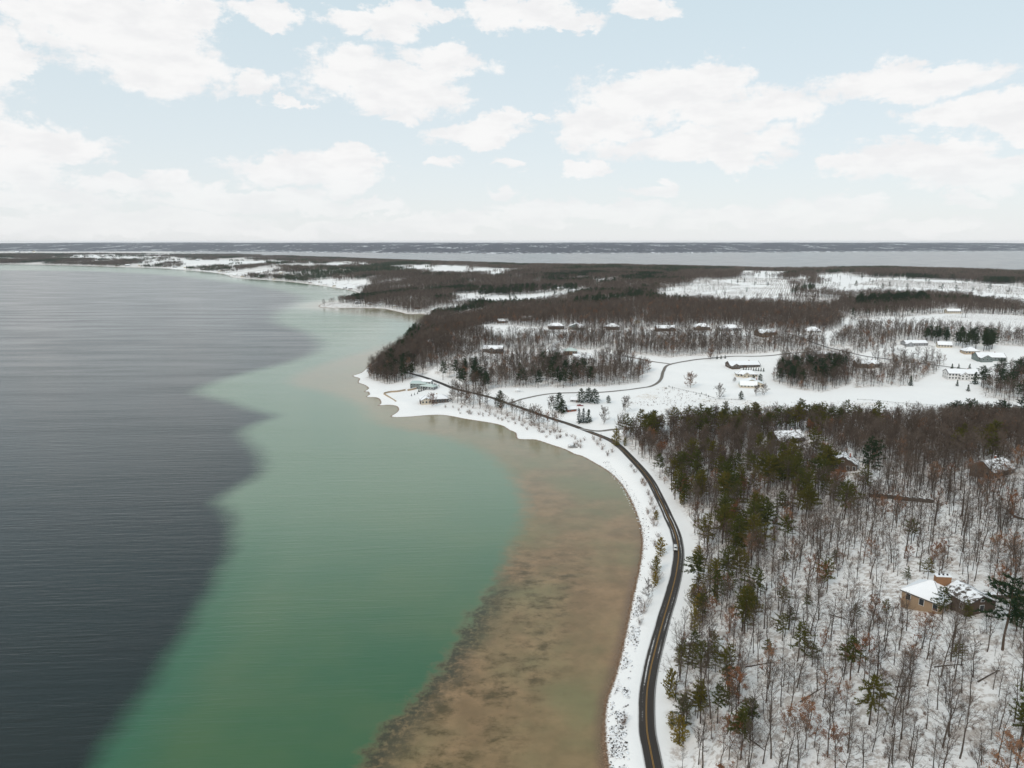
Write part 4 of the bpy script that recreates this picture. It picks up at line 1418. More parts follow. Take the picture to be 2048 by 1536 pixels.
# ------------------------------------------------------------------ the woods
def in_frame(P, z, m=0):
    u, v, dep = project(P[:, 0], P[:, 1], z)
    return (u > -m) & (u < 2048 + m) & (v < 1536 + m) & (v > 300) & (dep > 50)


GROUPS = {'near': 'bare trees in the near wood', 'ridge': 'bare trees on the ridge slope'}
bare_P = []; bare_n = []
for k, (W, m2) in WOODS_W.items():
    P = scatter_poly(W, m2)
    gap = fbm(P[:, 0] / 38 + 5, P[:, 1] / 38, 3)
    P = P[(gap > (0.34 if k == 'near' else 0.30)) | (RNG.random(len(P)) < 0.35)]
    P = P[clear_of(P, 7.5)]
    r = np.hypot(P[:, 0], P[:, 1]); P = P[r < 1500]
    bare_P.append(P); bare_n += [k] * len(P)
P = scatter_poly(WOODS_W['near'][0], 46)
P = P[(np.hypot(P[:, 0], P[:, 1]) > RNG.uniform(330, 480, len(P)))]; P = P[clear_of(P, 8)]
bare_P.append(P); bare_n += ['near'] * len(P)
bare_P = np.vstack(bare_P); bare_n = np.array(bare_n)
bz = ground(bare_P[:, 0], bare_P[:, 1])
keep = in_frame(bare_P, bz, 260)
bare_P, bare_n, bz = bare_P[keep], bare_n[keep], bz[keep]
bs = RNG.uniform(0.62, 1.12, len(bare_P))
small = RNG.random(len(bare_P)) < 0.25
bs[small] *= RNG.uniform(0.45, 0.7, small.sum())
isoak = (RNG.random(len(bare_P)) < 0.10)
br = np.hypot(bare_P[:, 0], bare_P[:, 1])
vis = in_frame(bare_P, bz + 6, 0)
order = np.argsort(np.where(vis, br / np.maximum(bs, .4) ** 0.6, 1e9))
ind_bare = [i for i in order if not isoak[i] and vis[i]][:300]
ind_oak = [i for i in order if isoak[i] and vis[i]][:60]


# landmarks that tell one stand of look-alike trees from the next
STANDS = [(spot(1884, 1212), 'round the large tan and brown house', 26), (spot(1572, 884), 'round the brown house with split roofs', 22),
          (spot(1685, 938), 'round the dark brown gabled house', 22), (spot(1983, 948), 'round the wide roofed umber house', 24)]


def stand_of(x, y):
    for c, nm, rad in STANDS:
        if math.hypot(x - c[0], y - c[1]) < rad: return nm
    P = np.array([[x, y]])
    d = polydist(P, road_w[:, :2])[0][0]
    r = math.hypot(x, y)
    if d < 22: return 'along the foot of the slope by the shore road' if r > 300 else 'along the wood edge opposite the riprap'
    if d < 60: return 'on the lower slope above the shore road' if r > 300 else 'on the lower slope above the riprap bend'
    if r < 240: return 'on the open snowy slope below the large house'
    if r < 330: return 'on the upper slope level with the large house'
    return 'on the upper slope behind the large house'


for i in ind_bare:
    look = 'slender young' if bs[i] < 0.5 else ('mid sized' if bs[i] < 0.8 else 'tall')
    st = stand_of(bare_P[i, 0], bare_P[i, 1])
    plant('bare', 'bare_tree', bare_P[i, 0], bare_P[i, 1], bs[i], '%s leafless brown tree %s' % (look, st), 'tree', '%s bare trees %s' % (look, st), z=bz[i])
for i in ind_oak:
    look = 'small' if bs[i] < 0.7 else 'tall'
    st = stand_of(bare_P[i, 0], bare_P[i, 1])
    plant('oak', 'oak_tree', bare_P[i, 0], bare_P[i, 1], bs[i] * 1.05, '%s oak keeping russet leaves %s' % (look, st), 'tree', '%s russet oaks %s' % (look, st), z=bz[i])
rest = np.ones(len(bare_P), bool); rest[ind_bare] = False; rest[ind_oak] = False
nr = rest & ~isoak & (br < 480); gn_scatter('bare_wood', 'bare', bare_P[nr], bz[nr], bs[nr], 'leafless brown wood on the near snowy slope', 'wood')
nr = rest & isoak; gn_scatter('oak_wood', 'oak', bare_P[nr], bz[nr], bs[nr], 'russet leaved oaks mixed through the woods', 'wood')
nr = rest & ~isoak & (br >= 480) & (br < 1000); gn_scatter('hillside_wood', 'midbare', bare_P[nr], bz[nr], bs[nr] * 1.05, 'leafless wood over the near crest and middle slopes', 'wood')
nr = rest & ~isoak & (br >= 1000); gn_scatter('ridge_wood', 'farbare', bare_P[nr], bz[nr], bs[nr] * 1.05, 'dense leafless wood on the ridge and headland', 'wood')

PINES = [  # pixel polygon of the feet, count, kind, scale range, label, group
    ([(1300, 955), (1420, 920), (1560, 905), (1720, 940), (1745, 1000), (1650, 1080), (1560, 1115), (1450, 1135), (1405, 1110), (1392, 1045)], 92, 'pine', (.62, 1.15), 'olive green pine among bare trees on the slope above the road', 'pines above the road'),
    ([(1392, 1130), (1395, 1240), (1480, 1290), (1560, 1230), (1500, 1130)], 17, 'pine', (.5, .95), 'olive pine in the wood edge beside the road bend', 'pines at the road bend'),
    ([(1352, 1330), (1420, 1290), (1500, 1400), (1480, 1536), (1358, 1536)], 18, 'pine', (.4, .85), 'short pine in the wood edge opposite the riprap', 'pines opposite the riprap'),
    ([(1238, 878), (1300, 862), (1450, 855), (1620, 852), (1755, 856), (1740, 876), (1500, 884), (1300, 892)], 74, 'pine', (.75, 1.15), 'green pine along the crest of the near wood', 'pines on the near crest'),
    ([(1870, 846), (2048, 846), (2300, 850), (2300, 862), (1900, 858)], 52, 'darkpine', (.75, 1.1), 'dark pine in the row closing the snowy meadow', 'dark pines behind the meadow'),
    ([(1500, 1150), (2048, 1000), (2300, 1100), (2200, 1536), (1420, 1536)], 30, 'pine', (.35, .8), 'scattered small pine in the open part of the near wood', 'scattered pines in the near wood'),
    ([(1880, 905), (1990, 900), (2000, 930), (1890, 935)], 9, 'pine', (.8, 1.1), 'olive pine standing out of the bare crowns by the umber house', 'pines by the umber house'),
    ([(868, 757), (960, 745), (985, 775), (955, 792), (905, 770)], 22, 'darkpine', (.6, 1.1), 'dark pine beside the shore road near the point', 'dark pines near the point'),
    ([(1015, 752), (1060, 730), (1120, 730), (1190, 738), (1200, 772), (1110, 777), (1022, 776)], 40, 'darkpine', (.6, 1.15), 'dark pine in the middle wood below the big white house', 'dark pines of the middle wood'),
    ([(742, 760), (800, 767), (842, 752), (830, 733), (770, 733)], 24, 'darkpine', (.6, 1.1), 'dark pine on the tip of the wooded headland', 'dark pines on the headland tip'),
    ([(775, 722), (800, 703), (822, 686), (845, 668), (850, 675), (815, 705), (785, 730)], 20, 'darkpine', (.7, 1.1), 'dark pine along the steep lakeside edge of the headland', 'dark pines on the lakeside edge'),
    ([(1548, 765), (1562, 745), (1640, 736), (1695, 745), (1690, 760), (1600, 776)], 46, 'darkpine', (.75, 1.1), 'dark pine in the dense wood block beyond the meadow', 'dark pines of the wood block'),
    ([(1845, 690), (1900, 692), (1895, 680), (1850, 680)], 14, 'darkpine', (.7, 1.1), 'dark pine behind the cream barn', 'dark pines behind the barn'),
    ([(1905, 700), (1985, 705), (1985, 688), (1910, 685)], 26, 'darkpine', (.8, 1.15), 'dark pine in the grove behind the tan garage', 'dark pines behind the garage'),
    ([(1965, 795), (1958, 765), (2010, 745), (2048, 735), (2300, 735), (2300, 806), (2048, 804)], 90, 'darkpine', (.7, 1.2), 'dark pine in the grove right of the long white house', 'dark pines right of the white house'),
    ([(1700, 612), (1780, 604), (1850, 606), (1860, 616), (1780, 620), (1710, 622)], 90, 'darkpine', (.9, 1.3), 'far dark pine in the grove at the foot of the white orchard field', 'far pines at the orchard'),
    ([(958, 596), (1060, 590), (1160, 586), (1160, 580), (1060, 580), (960, 584)], 130, 'darkpine', (.9, 1.2), 'far dark pine in the planted block by the snowy field', 'far planted pine block'),
    ([(1150, 612), (1200, 606), (1260, 606), (1230, 618), (1160, 622)], 40, 'darkpine', (.9, 1.3), 'far dark pine beside the snowy farm track', 'far pines by the track'),
]
pine_rows = []
for gi, (poly, n, kd, (a, b), lb, gp) in enumerate(PINES):
    W = spots(poly)
    P = random_poly(W, int(n * 1.25)); P = P[clear_of(P, 7.0)][:n]
    z = ground(P[:, 0], P[:, 1])
    for p, zz in zip(P, z): pine_rows.append((p[0], p[1], zz, RNG.uniform(a, b), kd, lb, gp))
pine_rows.append((*spot(1735, 968), 1.35, 'darkpine', 'tallest dark pine of the near wood beside the brown gabled house', None))
pine_rows.append((*spot(2005, 1300), 1.25, 'darkpine', 'tall thin dark pine beside the large tan and brown house', None))
pine_rows.append((*spot(2040, 1500), 1.0, 'pine', 'broad olive pine alone below the dark timber walkway', None))
pine_rows.append((*spot(1884, 1240), .62, 'pine', 'scrubby pine hiding the corner of the large tan and brown house', None))
pine_rows.append((*spot(1930, 1248), .45, 'pine', 'low pine in front of the brown gabled wing', None))
pine_rows = [(q[0], q[1], q[2], q[3] * 1.18, *q[4:]) for q in pine_rows]
pr_xy = np.array([(q[0], q[1]) for q in pine_rows]); pr_z = np.array([q[2] for q in pine_rows])
pr_vis = in_frame(pr_xy, pr_z + 6, 0)
od = sorted(range(len(pine_rows)), key=lambda i: (not pr_vis[i], math.hypot(*pr_xy[i]) / pine_rows[i][3] ** .6))
for i in od[:270]:
    q = pine_rows[i]
    lb, gp = q[5], q[6]
    if gp:
        sz = 'small' if q[3] < 0.85 else ('mid sized' if q[3] < 1.08 else 'tall')
        lb = sz + ' ' + lb.replace('short ', '').replace('small ', ''); gp = sz + ' ' + gp
    plant(q[4], 'pine_tree', q[0], q[1], q[3], lb, 'pine tree', gp, z=q[2])
for kd, nm, lb in (('pine', 'pine_wood', 'olive pines mixed into the back of the near wood'), ('darkpine', 'dark_pine_wood', 'dark pine stands of the middle woods and meadow edges')):
    far = [pine_rows[i] for i in od[270:] if pine_rows[i][4] == kd]
    if far:
        gn_scatter(nm, kd, np.array([(q[0], q[1]) for q in far]), np.array([q[2] for q in far]), np.array([q[3] for q in far]), lb, 'wood')

# solitary trees and shrubs that can be picked out
LONE = [('lone', 1381, 776, .95, 'broad rounded bare oak with tan twigs alone in the open meadow', 'oak', 'bare_tree'), ('lone', 1439, 799, .95, 'upright oval bare tree at the end of the meadow fence', 0, 'bare_tree'),
        ('lone', 1512, 792, .7, 'small bare tree in front of the cream gabled house', 1, 'bare_tree'), ('lone', 1528, 791, .7, 'small bare tree beside the cream gabled house terrace', 2, 'bare_tree'),
        ('lone', 1468, 765, .35, 'little round leafless tree left of the cream gabled house', 1, 'bare_tree'), ('lone', 1421, 719, .8, 'rust tinted tree beside three small spruces on the lane', 'oak', 'oak_tree'),
        ('lone', 1068, 849, 1.0, 'spreading crooked bare tree between the shore road and beach', 2, 'bare_tree'), ('lone', 1101, 822, .9, 'spreading bare tree in the triangle between road and lane', 1, 'bare_tree'),
        ('lone', 1296, 1200, .55, 'small fan shaped leafless tree on the snowy road shoulder', 0, 'bare_tree'), ('lone', 1295, 745, .9, 'tan twigged tree at the bend of the lane', 'oak', 'oak_tree'),
        ('loneoak2', 864, 813, .75, 'rust leaved tree in front of the dark walled shore house', 'oak', 'oak_tree'), ('lone', 930, 812, .9, 'spreading bare tree on the bank right of the dark walled shore house', 0, 'bare_tree'), ('lone', 905, 806, .8, 'bare tree close beside the dark walled shore house', 2, 'bare_tree'), ('lone', 1208, 848, .9, 'clump stemmed bare tree by the side lane', 2, 'bare_tree'), ('lone', 1250, 825, .95, 'rounded bare tree on the meadow edge behind near crest', 1, 'bare_tree')]
for (kd, u, v, s, lb, var, nm) in LONE:
    p = spot(u, v)
    if var == 'oak': plant('loneoak', nm, p[0], p[1], s * 1.35, lb, 'tree', None, z=p[2], var=1)
    else: plant(kd, nm, p[0], p[1], s * 1.3, lb, 'tree', None, z=p[2], var=var)
EVER = [('bushy', 1000, 816, .95, 'dense dark pine right on the edge of the shore road', 'pine_tree'), ('bushy', 1118, 823, 1.0, 'dense dark pine between the shore road and red shed', 'pine_tree'), ('bushy', 1124, 827, .75, 'lower dark pine leaning on the dense pine near red shed', 'pine_tree'),
        ('bushy', 1162, 806, .8, 'broad dark pine behind the red pickup', 'pine_tree'), ('bushy', 1176, 806, .85, 'broad dark pine in the middle of the pair behind red pickup', 'pine_tree'), ('bushy', 1190, 807, .8, 'broad dark pine right of the pair behind red pickup', 'pine_tree'),
        ('bushy', 1217, 806, .42, 'small round dark pine by the meadow lane', 'pine_tree'), ('bluespruce', 1158, 846, 1.15, 'blue grey spruce on the left of the spruce pair', 'spruce_tree'), ('bluespruce', 1166, 846, 1.15, 'blue grey spruce on the right of the spruce pair', 'spruce_tree'), ('spruce', 1177, 845, 1.25, 'dark spruce beside the blue grey spruce pair', 'spruce_tree'),
        ('bushy', 1482, 799, .48, 'round dark pine alone on the open meadow', 'pine_tree'), ('bushy', 1520, 764, .5, 'round dark pine behind the cream gabled house', 'pine_tree'), ('bushy', 1507, 762, .35, 'smaller round pine behind the cream gabled house', 'pine_tree'),
        ('spruce', 1821, 771, 1.1, 'conical spruce alone below the bare trees of the lane', 'spruce_tree'), ('spruce', 1914, 772, .7, 'small spruce on the lawn below the long white house', 'spruce_tree'), ('spruce', 1936, 782, .7, 'small spruce lowest on the lawn of the white house', 'spruce_tree'),
        ('spruce', 1949, 768, 1.35, 'tall narrow dark spruce at the corner of the white house', 'spruce_tree'), ('spruce', 1904, 737, .6, 'small spruce behind the long white house roof', 'spruce_tree'), ('spruce', 1917, 737, .6, 'second small spruce behind the long white house roof', 'spruce_tree'), ('spruce', 1939, 737, .6, 'third small spruce behind the long white house roof', 'spruce_tree'),
        ('cedar', 1232, 892, 1.2, 'olive cedar at the corner of road and side lane', 'cedar_tree'), ('cedar', 1250, 892, .6, 'little olive cedar behind the corner of road and lane', 'cedar_tree'), ('cedar', 1320, 1112, .85, 'largest olive cedar on the lake side shoulder of the road', 'cedar_tree'), ('cedar', 1312, 1148, .8, 'olive cedar next to the largest shoulder cedar', 'cedar_tree'), ('cedar', 1310, 1172, .6, 'reddish olive cedar at the south end of shoulder brush', 'cedar_tree'), ('cedar', 1312, 1040, .5, 'small cedar in the brush of the shoulder opposite the slope', 'cedar_tree'),
        ('cedar', 1396, 1128, .8, 'olive cedar at the foot of the slope across from the van', 'cedar_tree'), ('cedar', 1386, 1208, .8, 'golden olive cedar at the north of the roadside cluster', 'cedar_tree'), ('cedar', 1396, 1238, .95, 'golden cedar in the middle of the roadside cluster', 'cedar_tree'), ('cedar', 1388, 1262, .85, 'golden cedar at the south of the roadside cluster', 'cedar_tree'), ('cedar', 1430, 1205, .7, 'golden cedar set back from the roadside cluster', 'cedar_tree'), ('cedar', 1406, 1215, .9, 'golden cedar at the back of the roadside cluster', 'cedar_tree'), ('cedar', 1364, 1010, .7, 'yellowish cedar above the northern road bend', 'cedar_tree'),
        ('pine', 1430, 1345, .5, 'bright olive rounded pine among brown brush near the road', 'pine_tree'), ('cedar', 1340, 1395, .95, 'dark olive cedar close to the road edge', 'cedar_tree'), ('cedar', 1342, 1455, .5, 'low cedar at the road edge opposite the riprap', 'cedar_tree'), ('cedar', 1358, 1490, .9, 'tall olive cedar at the southern wood edge', 'cedar_tree')]
for (kd, u, v, s, lb, nm) in EVER:
    p = spot(u, v); plant(kd, nm, p[0], p[1], s * (1.25 if kd in ('cedar', 'spruce') else 1.2), lb, 'tree', None, z=p[2])
for (u, v) in [(1434, 718), (1442, 718), (1450, 717)]:
    p = spot(u, v); plant('spruce', 'spruce_tree', p[0], p[1], .62, 'small dark spruce in the row of three on the meadow lane', 'tree', 'three spruces on the lane', z=p[2])
for (u, v) in [(1332, 778), (1338, 774), (1345, 777), (1392, 789), (1400, 793), (1403, 788), (1412, 791), (1417, 794)]:
    p = spot(u, v); plant('spruce', 'spruce_sapling', p[0], p[1], .28, 'knee high spruce sapling along the meadow fence', 'tree', 'spruce saplings on the fence', z=p[2])
for i in range(9):
    p = spot(1487 + i * 5, 740 + i * .35); plant('spruce', 'hedge_conifer', p[0], p[1], .55, 'clipped dark conifer in the hedge of the long brown house', 'hedge', 'hedge of the long brown house', z=p[2])
for i in range(8):
    p = spot(838 + i * 4.5, 784 - i * 1.6); plant('spruce', 'hedge_conifer', p[0], p[1], .52, 'dark conifer in the hedge between the two shore houses', 'hedge', 'hedge between the shore houses', z=p[2])
for (u, v) in [(823, 792), (829, 790), (835, 788), (866, 768), (872, 770), (878, 773)]:
    p = spot(u, v); plant('spruce', 'cone_shrub', p[0], p[1], .33, 'clipped cone shrub on the terrace of the modern shore house', 'shrub', 'cone shrubs at the modern house', z=p[2])
# brush along the road shoulder and the bank
SH = [(1262, 935), (1270, 945), (1285, 962), (1290, 972), (1284, 968), (1297, 990), (1304, 1002), (1300, 1010), (1308, 1020), (1296, 1028), (1312, 1032), (1304, 1042), (1310, 1052), (1316, 1075), (1310, 1092), (1312, 1125), (1306, 1140), (1308, 1160), (1314, 1165),
      (1290, 1215), (1284, 1228), (1247, 1450), (1281, 1250), (1200, 882), (1195, 890), (1205, 900), (1188, 880), (1215, 912), (1225, 905)]
for (u, v) in SH:
    p = spot(u, v); plant('shrub', 'leafless_shrub', p[0], p[1], float(RNG.uniform(1.1, 2.1)), 'reddish brown leafless shrub on the bank between road and lake', 'shrub', 'shrubs on the road bank', z=p[2])
W = spots([(885, 815), (960, 812), (1060, 845), (1130, 868), (1180, 885), (1160, 900), (1090, 875), (1000, 840), (900, 825)])
for p in random_poly(W, 70):
    plant('shrub', 'leafless_shrub', p[0], p[1], float(RNG.uniform(.7, 1.6)), 'low leafless brush between shore road and curved beach', 'shrub', 'brush above the curved beach')
Wn = WOODS_W['near'][0]
P = scatter_poly(Wn, 200); P = P[clear_of(P, 7.0)]; z = ground(P[:, 0], P[:, 1]); P = P[in_frame(P, z, 0)]
P = P[np.argsort(np.hypot(P[:, 0], P[:, 1]))][:190]
for p in P:
    plant('shrub', 'understorey_shrub', p[0], p[1], float(RNG.uniform(.4, 1.1)), 'low reddish undergrowth bush on the snow of the near wood', 'shrub', 'undergrowth of the near wood')

P = scatter_poly(Wn, 24); P = P[clear_of(P, 8.0)]; P = P[fbm(P[:, 0] / 16, P[:, 1] / 16, 3) > RNG.uniform(.36, .56, len(P))]
P = P[np.hypot(P[:, 0], P[:, 1]) < 520]
gn_scatter('woodland_brush', 'shrub', P, ground(P[:, 0], P[:, 1]), RNG.uniform(.22, .62, len(P)), 'fine brush and saplings poking through the snow of the near wood', 'brush')

# far woods: everything inland that is not a field
def far_cells(r0, r1, step):
    xs = np.arange(-7000, 5200, step); ys = np.arange(900, r1, step)
    X, Y = np.meshgrid(xs, ys); P = np.column_stack([X.ravel(), Y.ravel()])
    r = np.hypot(P[:, 0], P[:, 1]); az = np.arctan2(P[:, 0], P[:, 1])
    P = P[(r > r0) & (r < r1) & (np.abs(az) < 0.70)]
    P = P + RNG.uniform(-.5, .5, P.shape) * step
    sd, _, _ = land_info(P); P = P[sd > (9 if r0 < 2000 else 16)]
    keep = np.ones(len(P), bool)
    keep &= ~in_fields(P) | (RNG.random(len(P)) < (0.012 if r0 < 2000 else 0.05))
    for nme in ('crest', 'upper', 'point', 'ridge'): keep &= ~(inside(P, WOODS_W[nme][0]) & (np.hypot(P[:, 0], P[:, 1]) < 1500))
    keep &= far_amount(P) < -200
    for (x, y, rr, y2) in HOUSE_CLEAR:
        if math.hypot(x, y) > 1000: keep &= ~((np.abs(P[:, 0] - x) < rr) & (P[:, 1] > y - rr - y2) & (P[:, 1] < y + rr))
    return P[keep]


P = far_cells(FARR, 3000, 6.6)
z = ground(P[:, 0], P[:, 1])
u_, v_, _ = project(P[:, 0], P[:, 1], z)
gap = fbm(P[:, 0] / 90, P[:, 1] / 90, 3)
keep = (gap > 0.37) & ~((u_ < 730) & (gap < 0.52))
P, z = P[keep], z[keep]
pn = (fbm(P[:, 0] / 160 + 40, P[:, 1] / 160, 3) + RNG.normal(0, .05, len(P))) > 0.62
gn_scatter('distant_wood', 'farbare', P[~pn], z[~pn], RNG.uniform(.75, 1.15, (~pn).sum()), 'distant leafless woods between the snowy fields', 'wood')
gn_scatter('distant_pine_wood', 'farpine', P[pn], z[pn], RNG.uniform(.75, 1.15, pn.sum()), 'distant dark pine stands between the snowy fields', 'wood')
P = far_cells(3000, 9500, 27.0)
z = ground(P[:, 0], P[:, 1])
u_, v_, _ = project(P[:, 0], P[:, 1], z)
gap = fbm(P[:, 0] / 260, P[:, 1] / 260, 3)
keep = (gap > 0.40) & ~((u_ < 700) & (u_ > 180) & (gap < 0.50)); P, z = P[keep], z[keep]
pn = (fbm(P[:, 0] / 300 + 9, P[:, 1] / 300, 3) + RNG.normal(0, .03, len(P))) > 0.57
gn_scatter('far_pine_wood', 'pineclump', P[pn], z[pn], RNG.uniform(.85, 1.15, pn.sum()), 'far dark pine stands along the peninsula shores', 'wood')
P, z = P[~pn], z[~pn]
gn_scatter('far_wood', 'clump', P, z, RNG.uniform(.85, 1.15, len(P)), 'far woods along the peninsula shores', 'wood')

# ------------------------------------------------------------------ vehicles
def mat_paint(name, col, rough=0.3):
    m, t, out = new_mat(name)
    p = surf(t, out, mixc(t, noise(t, pos_node(t), 1.5, 3), tuple(c * .93 for c in col), col), rough, 0.5)
    p.inputs['Coat Weight'].default_value = 0.4
    return m


M_VANWHITE = mat_paint('white_van_paint', (0.74, 0.74, 0.73)); M_REDPAINT = mat_paint('dark_red_paint', (0.26, 0.03, 0.03))
M_TYRE = plain('tyre_rubber', (0.02, 0.02, 0.02), 0.9, 0.1); M_RIM = plain('grey_rim', (0.35, 0.35, 0.36), 0.4, 0.5, 0.1, 4, 0.6)
M_PLASTIC = plain('black_plastic', (0.025, 0.025, 0.026), 0.6, 0.3)


def mat_lamp(name, c):
    m, t, out = new_mat(name); surf(t, out, c, 0.1, 0.6); return m


M_LAMP = mat_lamp('headlamp_lens', (0.65, 0.66, 0.66)); M_TAIL = mat_lamp('tail_lamp_lens', (0.3, 0.02, 0.02))


def extrude_profile(name, prof, half, mat, parent, bevel=0.06, taper=None):
    """side profile (x along the car, z up) extruded to both sides; taper(z) narrows the upper part"""
    bm = bmesh.new()
    rows = []
    for s in (-1, 1):
        rows.append([bm.verts.new((x, s * half * (taper(z) if taper else 1.0), z)) for x, z in prof])
    n = len(prof)
    bm.faces.new(rows[0]); bm.faces.new(list(reversed(rows[1])))
    for i in range(n):
        bm.faces.new((rows[0][i], rows[1][i], rows[1][(i + 1) % n], rows[0][(i + 1) % n]))
    bmesh.ops.recalc_face_normals(bm, faces=bm.faces)
    bmesh.ops.bevel(bm, geom=list(bm.edges), offset=bevel, segments=2, affect='EDGES', clamp_overlap=True)
    me = bpy.data.meshes.new(name); bm.to_mesh(me); bm.free()
    me.materials.append(mat)
    me.polygons.foreach_set('use_smooth', [True] * len(me.polygons))
    o = bpy.data.objects.new(name, me); COL.objects.link(o); o.parent = parent
    return o


def wheel(parent, x, y, r=0.37):
    def disc(rr, wd, nm, mat, par, seg=20):
        bm = bmesh.new()
        bmesh.ops.create_cone(bm, cap_ends=True, segments=seg, radius1=rr, radius2=rr, depth=wd)
        bmesh.ops.rotate(bm, verts=bm.verts, matrix=Matrix.Rotation(math.pi / 2, 3, 'X'))
        bmesh.ops.bevel(bm, geom=[e for e in bm.edges if e.calc_length() < rr * .5], offset=0.04 * rr / .37, segments=2, affect='EDGES')
        me = bpy.data.meshes.new(nm); bm.to_mesh(me); bm.free(); me.materials.append(mat)
        o = bpy.data.objects.new(nm, me); COL.objects.link(o); o.parent = par
        return o
    w = disc(r, 0.26, 'wheel', M_TYRE, parent); w.location = (x, y, r)
    rim = disc(r * .62, 0.285, 'rim', M_RIM, w, 14)
    return w


def quad(name, pts, mat, parent):
    c = sum((Vector(p) for p in pts), Vector()) / 4
    nrm = (Vector(pts[1]) - Vector(pts[0])).cross(Vector(pts[2]) - Vector(pts[1])).normalized()
    v = [Vector(p) + nrm * .012 for p in pts] + [Vector(p) - nrm * .03 for p in pts]
    return mesh_obj(name, v, [(0, 1, 2, 3), (7, 6, 5, 4), (0, 4, 5, 1), (1, 5, 6, 2), (2, 6, 7, 3), (3, 7, 4, 0)], mat, parent)


def make_van(o):
    # front towards +x
    taper = lambda z: 1.0 if z < 1.15 else 1.0 - (z - 1.15) * 0.15
    prof = [(-2.65, .42), (2.55, .40), (2.66, .62), (2.60, .98), (1.72, 1.16), (.82, 1.98), (.55, 2.06), (-2.45, 2.06), (-2.62, 1.90), (-2.68, 1.1)]
    extrude_profile('body', prof, 1.0, M_VANWHITE, o, 0.07, taper)
    quad('windshield', [(1.62, -.78, 1.27), (1.62, .78, 1.27), (.93, .70, 1.90), (.93, -.70, 1.90)], M_GLASS, o)
    quad('rear_window', [(-2.70, .70, 1.30), (-2.70, -.70, 1.30), (-2.64, -.64, 1.82), (-2.64, .64, 1.82)], M_GLASS, o)
    for s in (-1, 1):
        for (x0, x1) in ((.05, 1.25), (-1.15, -.1), (-2.4, -1.3)):
            a, b = (x0, s * 1.0 * taper(1.25) + s * .006, 1.25), (x1, s * taper(1.25) + s * .006, 1.25)
            c, d = (x1 - (.45 if x1 > 1 else 0), s * taper(1.8) + s * .006, 1.80), (x0, s * taper(1.8) + s * .006, 1.80)
            quad('side_window', [a, b, c, d] if s < 0 else [b, a, d, c], M_GLASS, o)
        for x in (1.68, -1.72): wheel(o, x, s * .88)
        box('headlight', 2.52, 2.655, s * .72 - .2, s * .72 + .2, .72, .94, M_LAMP, o)
        box('tail_light', -2.72, -2.66, s * .86 - .09, s * .86 + .09, .85, 1.45, M_TAIL, o)
        m = box('mirror', .98, 1.14, s * 1.12 - .11, s * 1.12 + .11, 1.22, 1.46, M_PLASTIC, o)
    box('grille', 2.58, 2.69, -.5, .5, .66, .88, M_PLASTIC, o)
    box('bumper', 2.42, 2.74, -.96, .96, .36, .58, M_PLASTIC, o)
    box('bumper', -2.76, -2.5, -.96, .96, .40, .58, M_PLASTIC, o)


i0 = int(np.argmin(np.hypot(*(np.array(project(road_w[:, 0], road_w[:, 1], road_w[:, 2])[:2]) - np.array([[1356.5], [1098]])))))
tang = road_w[i0 + 1, :2] - road_w[i0 - 1, :2]; tang /= np.linalg.norm(tang)
side = np.array([-tang[1], tang[0]])          # lake side
vp = road_w[i0, :2] + side * 1.55
van = empty('white_van', (vp[0], vp[1], road_w[i0, 2] + .05), math.atan2(-tang[1], -tang[0]), 'white van driving along the shore road', 'van')
make_van(van)


def make_pickup(o):
    taper = lambda z: 1.0 if z < 1.05 else 1.0 - (z - 1.05) * 0.2
    extrude_profile('body', [(-2.8, .45), (2.7, .45), (2.8, .8), (2.7, 1.05), (-2.75, 1.1)], .98, M_REDPAINT, o, .06)
    extrude_profile('cab', [(-.9, 1.0), (1.35, 1.0), (.75, 1.72), (-.7, 1.74)], .92, M_REDPAINT, o, .06, taper)
    box('snow_cover', -.75, .6, -.72, .72, 1.72, 1.9, M_SNOW, o)
    box('bed_snow', -2.6, -1.0, -.8, .8, 1.06, 1.25, M_SNOW, o)
    quad('windshield', [(1.3, -.72, 1.1), (1.3, .72, 1.1), (.86, .66, 1.62), (.86, -.66, 1.62)], M_GLASS, o)
    for s in (-1, 1):
        for x in (1.75, -1.75): wheel(o, x, s * .86, .4)
        box('headlight', 2.66, 2.80, s * .7 - .18, s * .7 + .18, .74, .94, M_LAMP, o)
        quad('side_window', [(-.6, s * .925, 1.12), (.9, s * .925, 1.12), (.65, s * .82, 1.62), (-.6, s * .82, 1.62)][::(1 if s < 0 else -1)], M_GLASS, o)


p = spot(1160, 812)
o = empty('red_pickup', tuple(p), R(172), 'dark red pickup with snow on its roof parked below the pines', 'pickup'); o.scale = (1.15,) * 3
make_pickup(o)

# red shed, gazebo, dock stack, walls
p = spot(1142, 822)
o = empty('red_shed', tuple(p), R(20), 'low red brick shed with snowy roof beside the parked pickup', 'shed')
block(o, 0, 0, 0, 9, 6, 2.6, 2.0, 'gable', M_BRICK, M_SNOW, wins=2, door=True)
p = spot(1150, 803)
o = empty('snowy_shed', tuple(p), R(-14), 'snow covered grey shed behind the parked pickup', 'shed')
block(o, 0, 0, 0, 9, 6, 2.4, 1.8, 'gable', M_GREY, M_SNOW, wins=2, door=True)

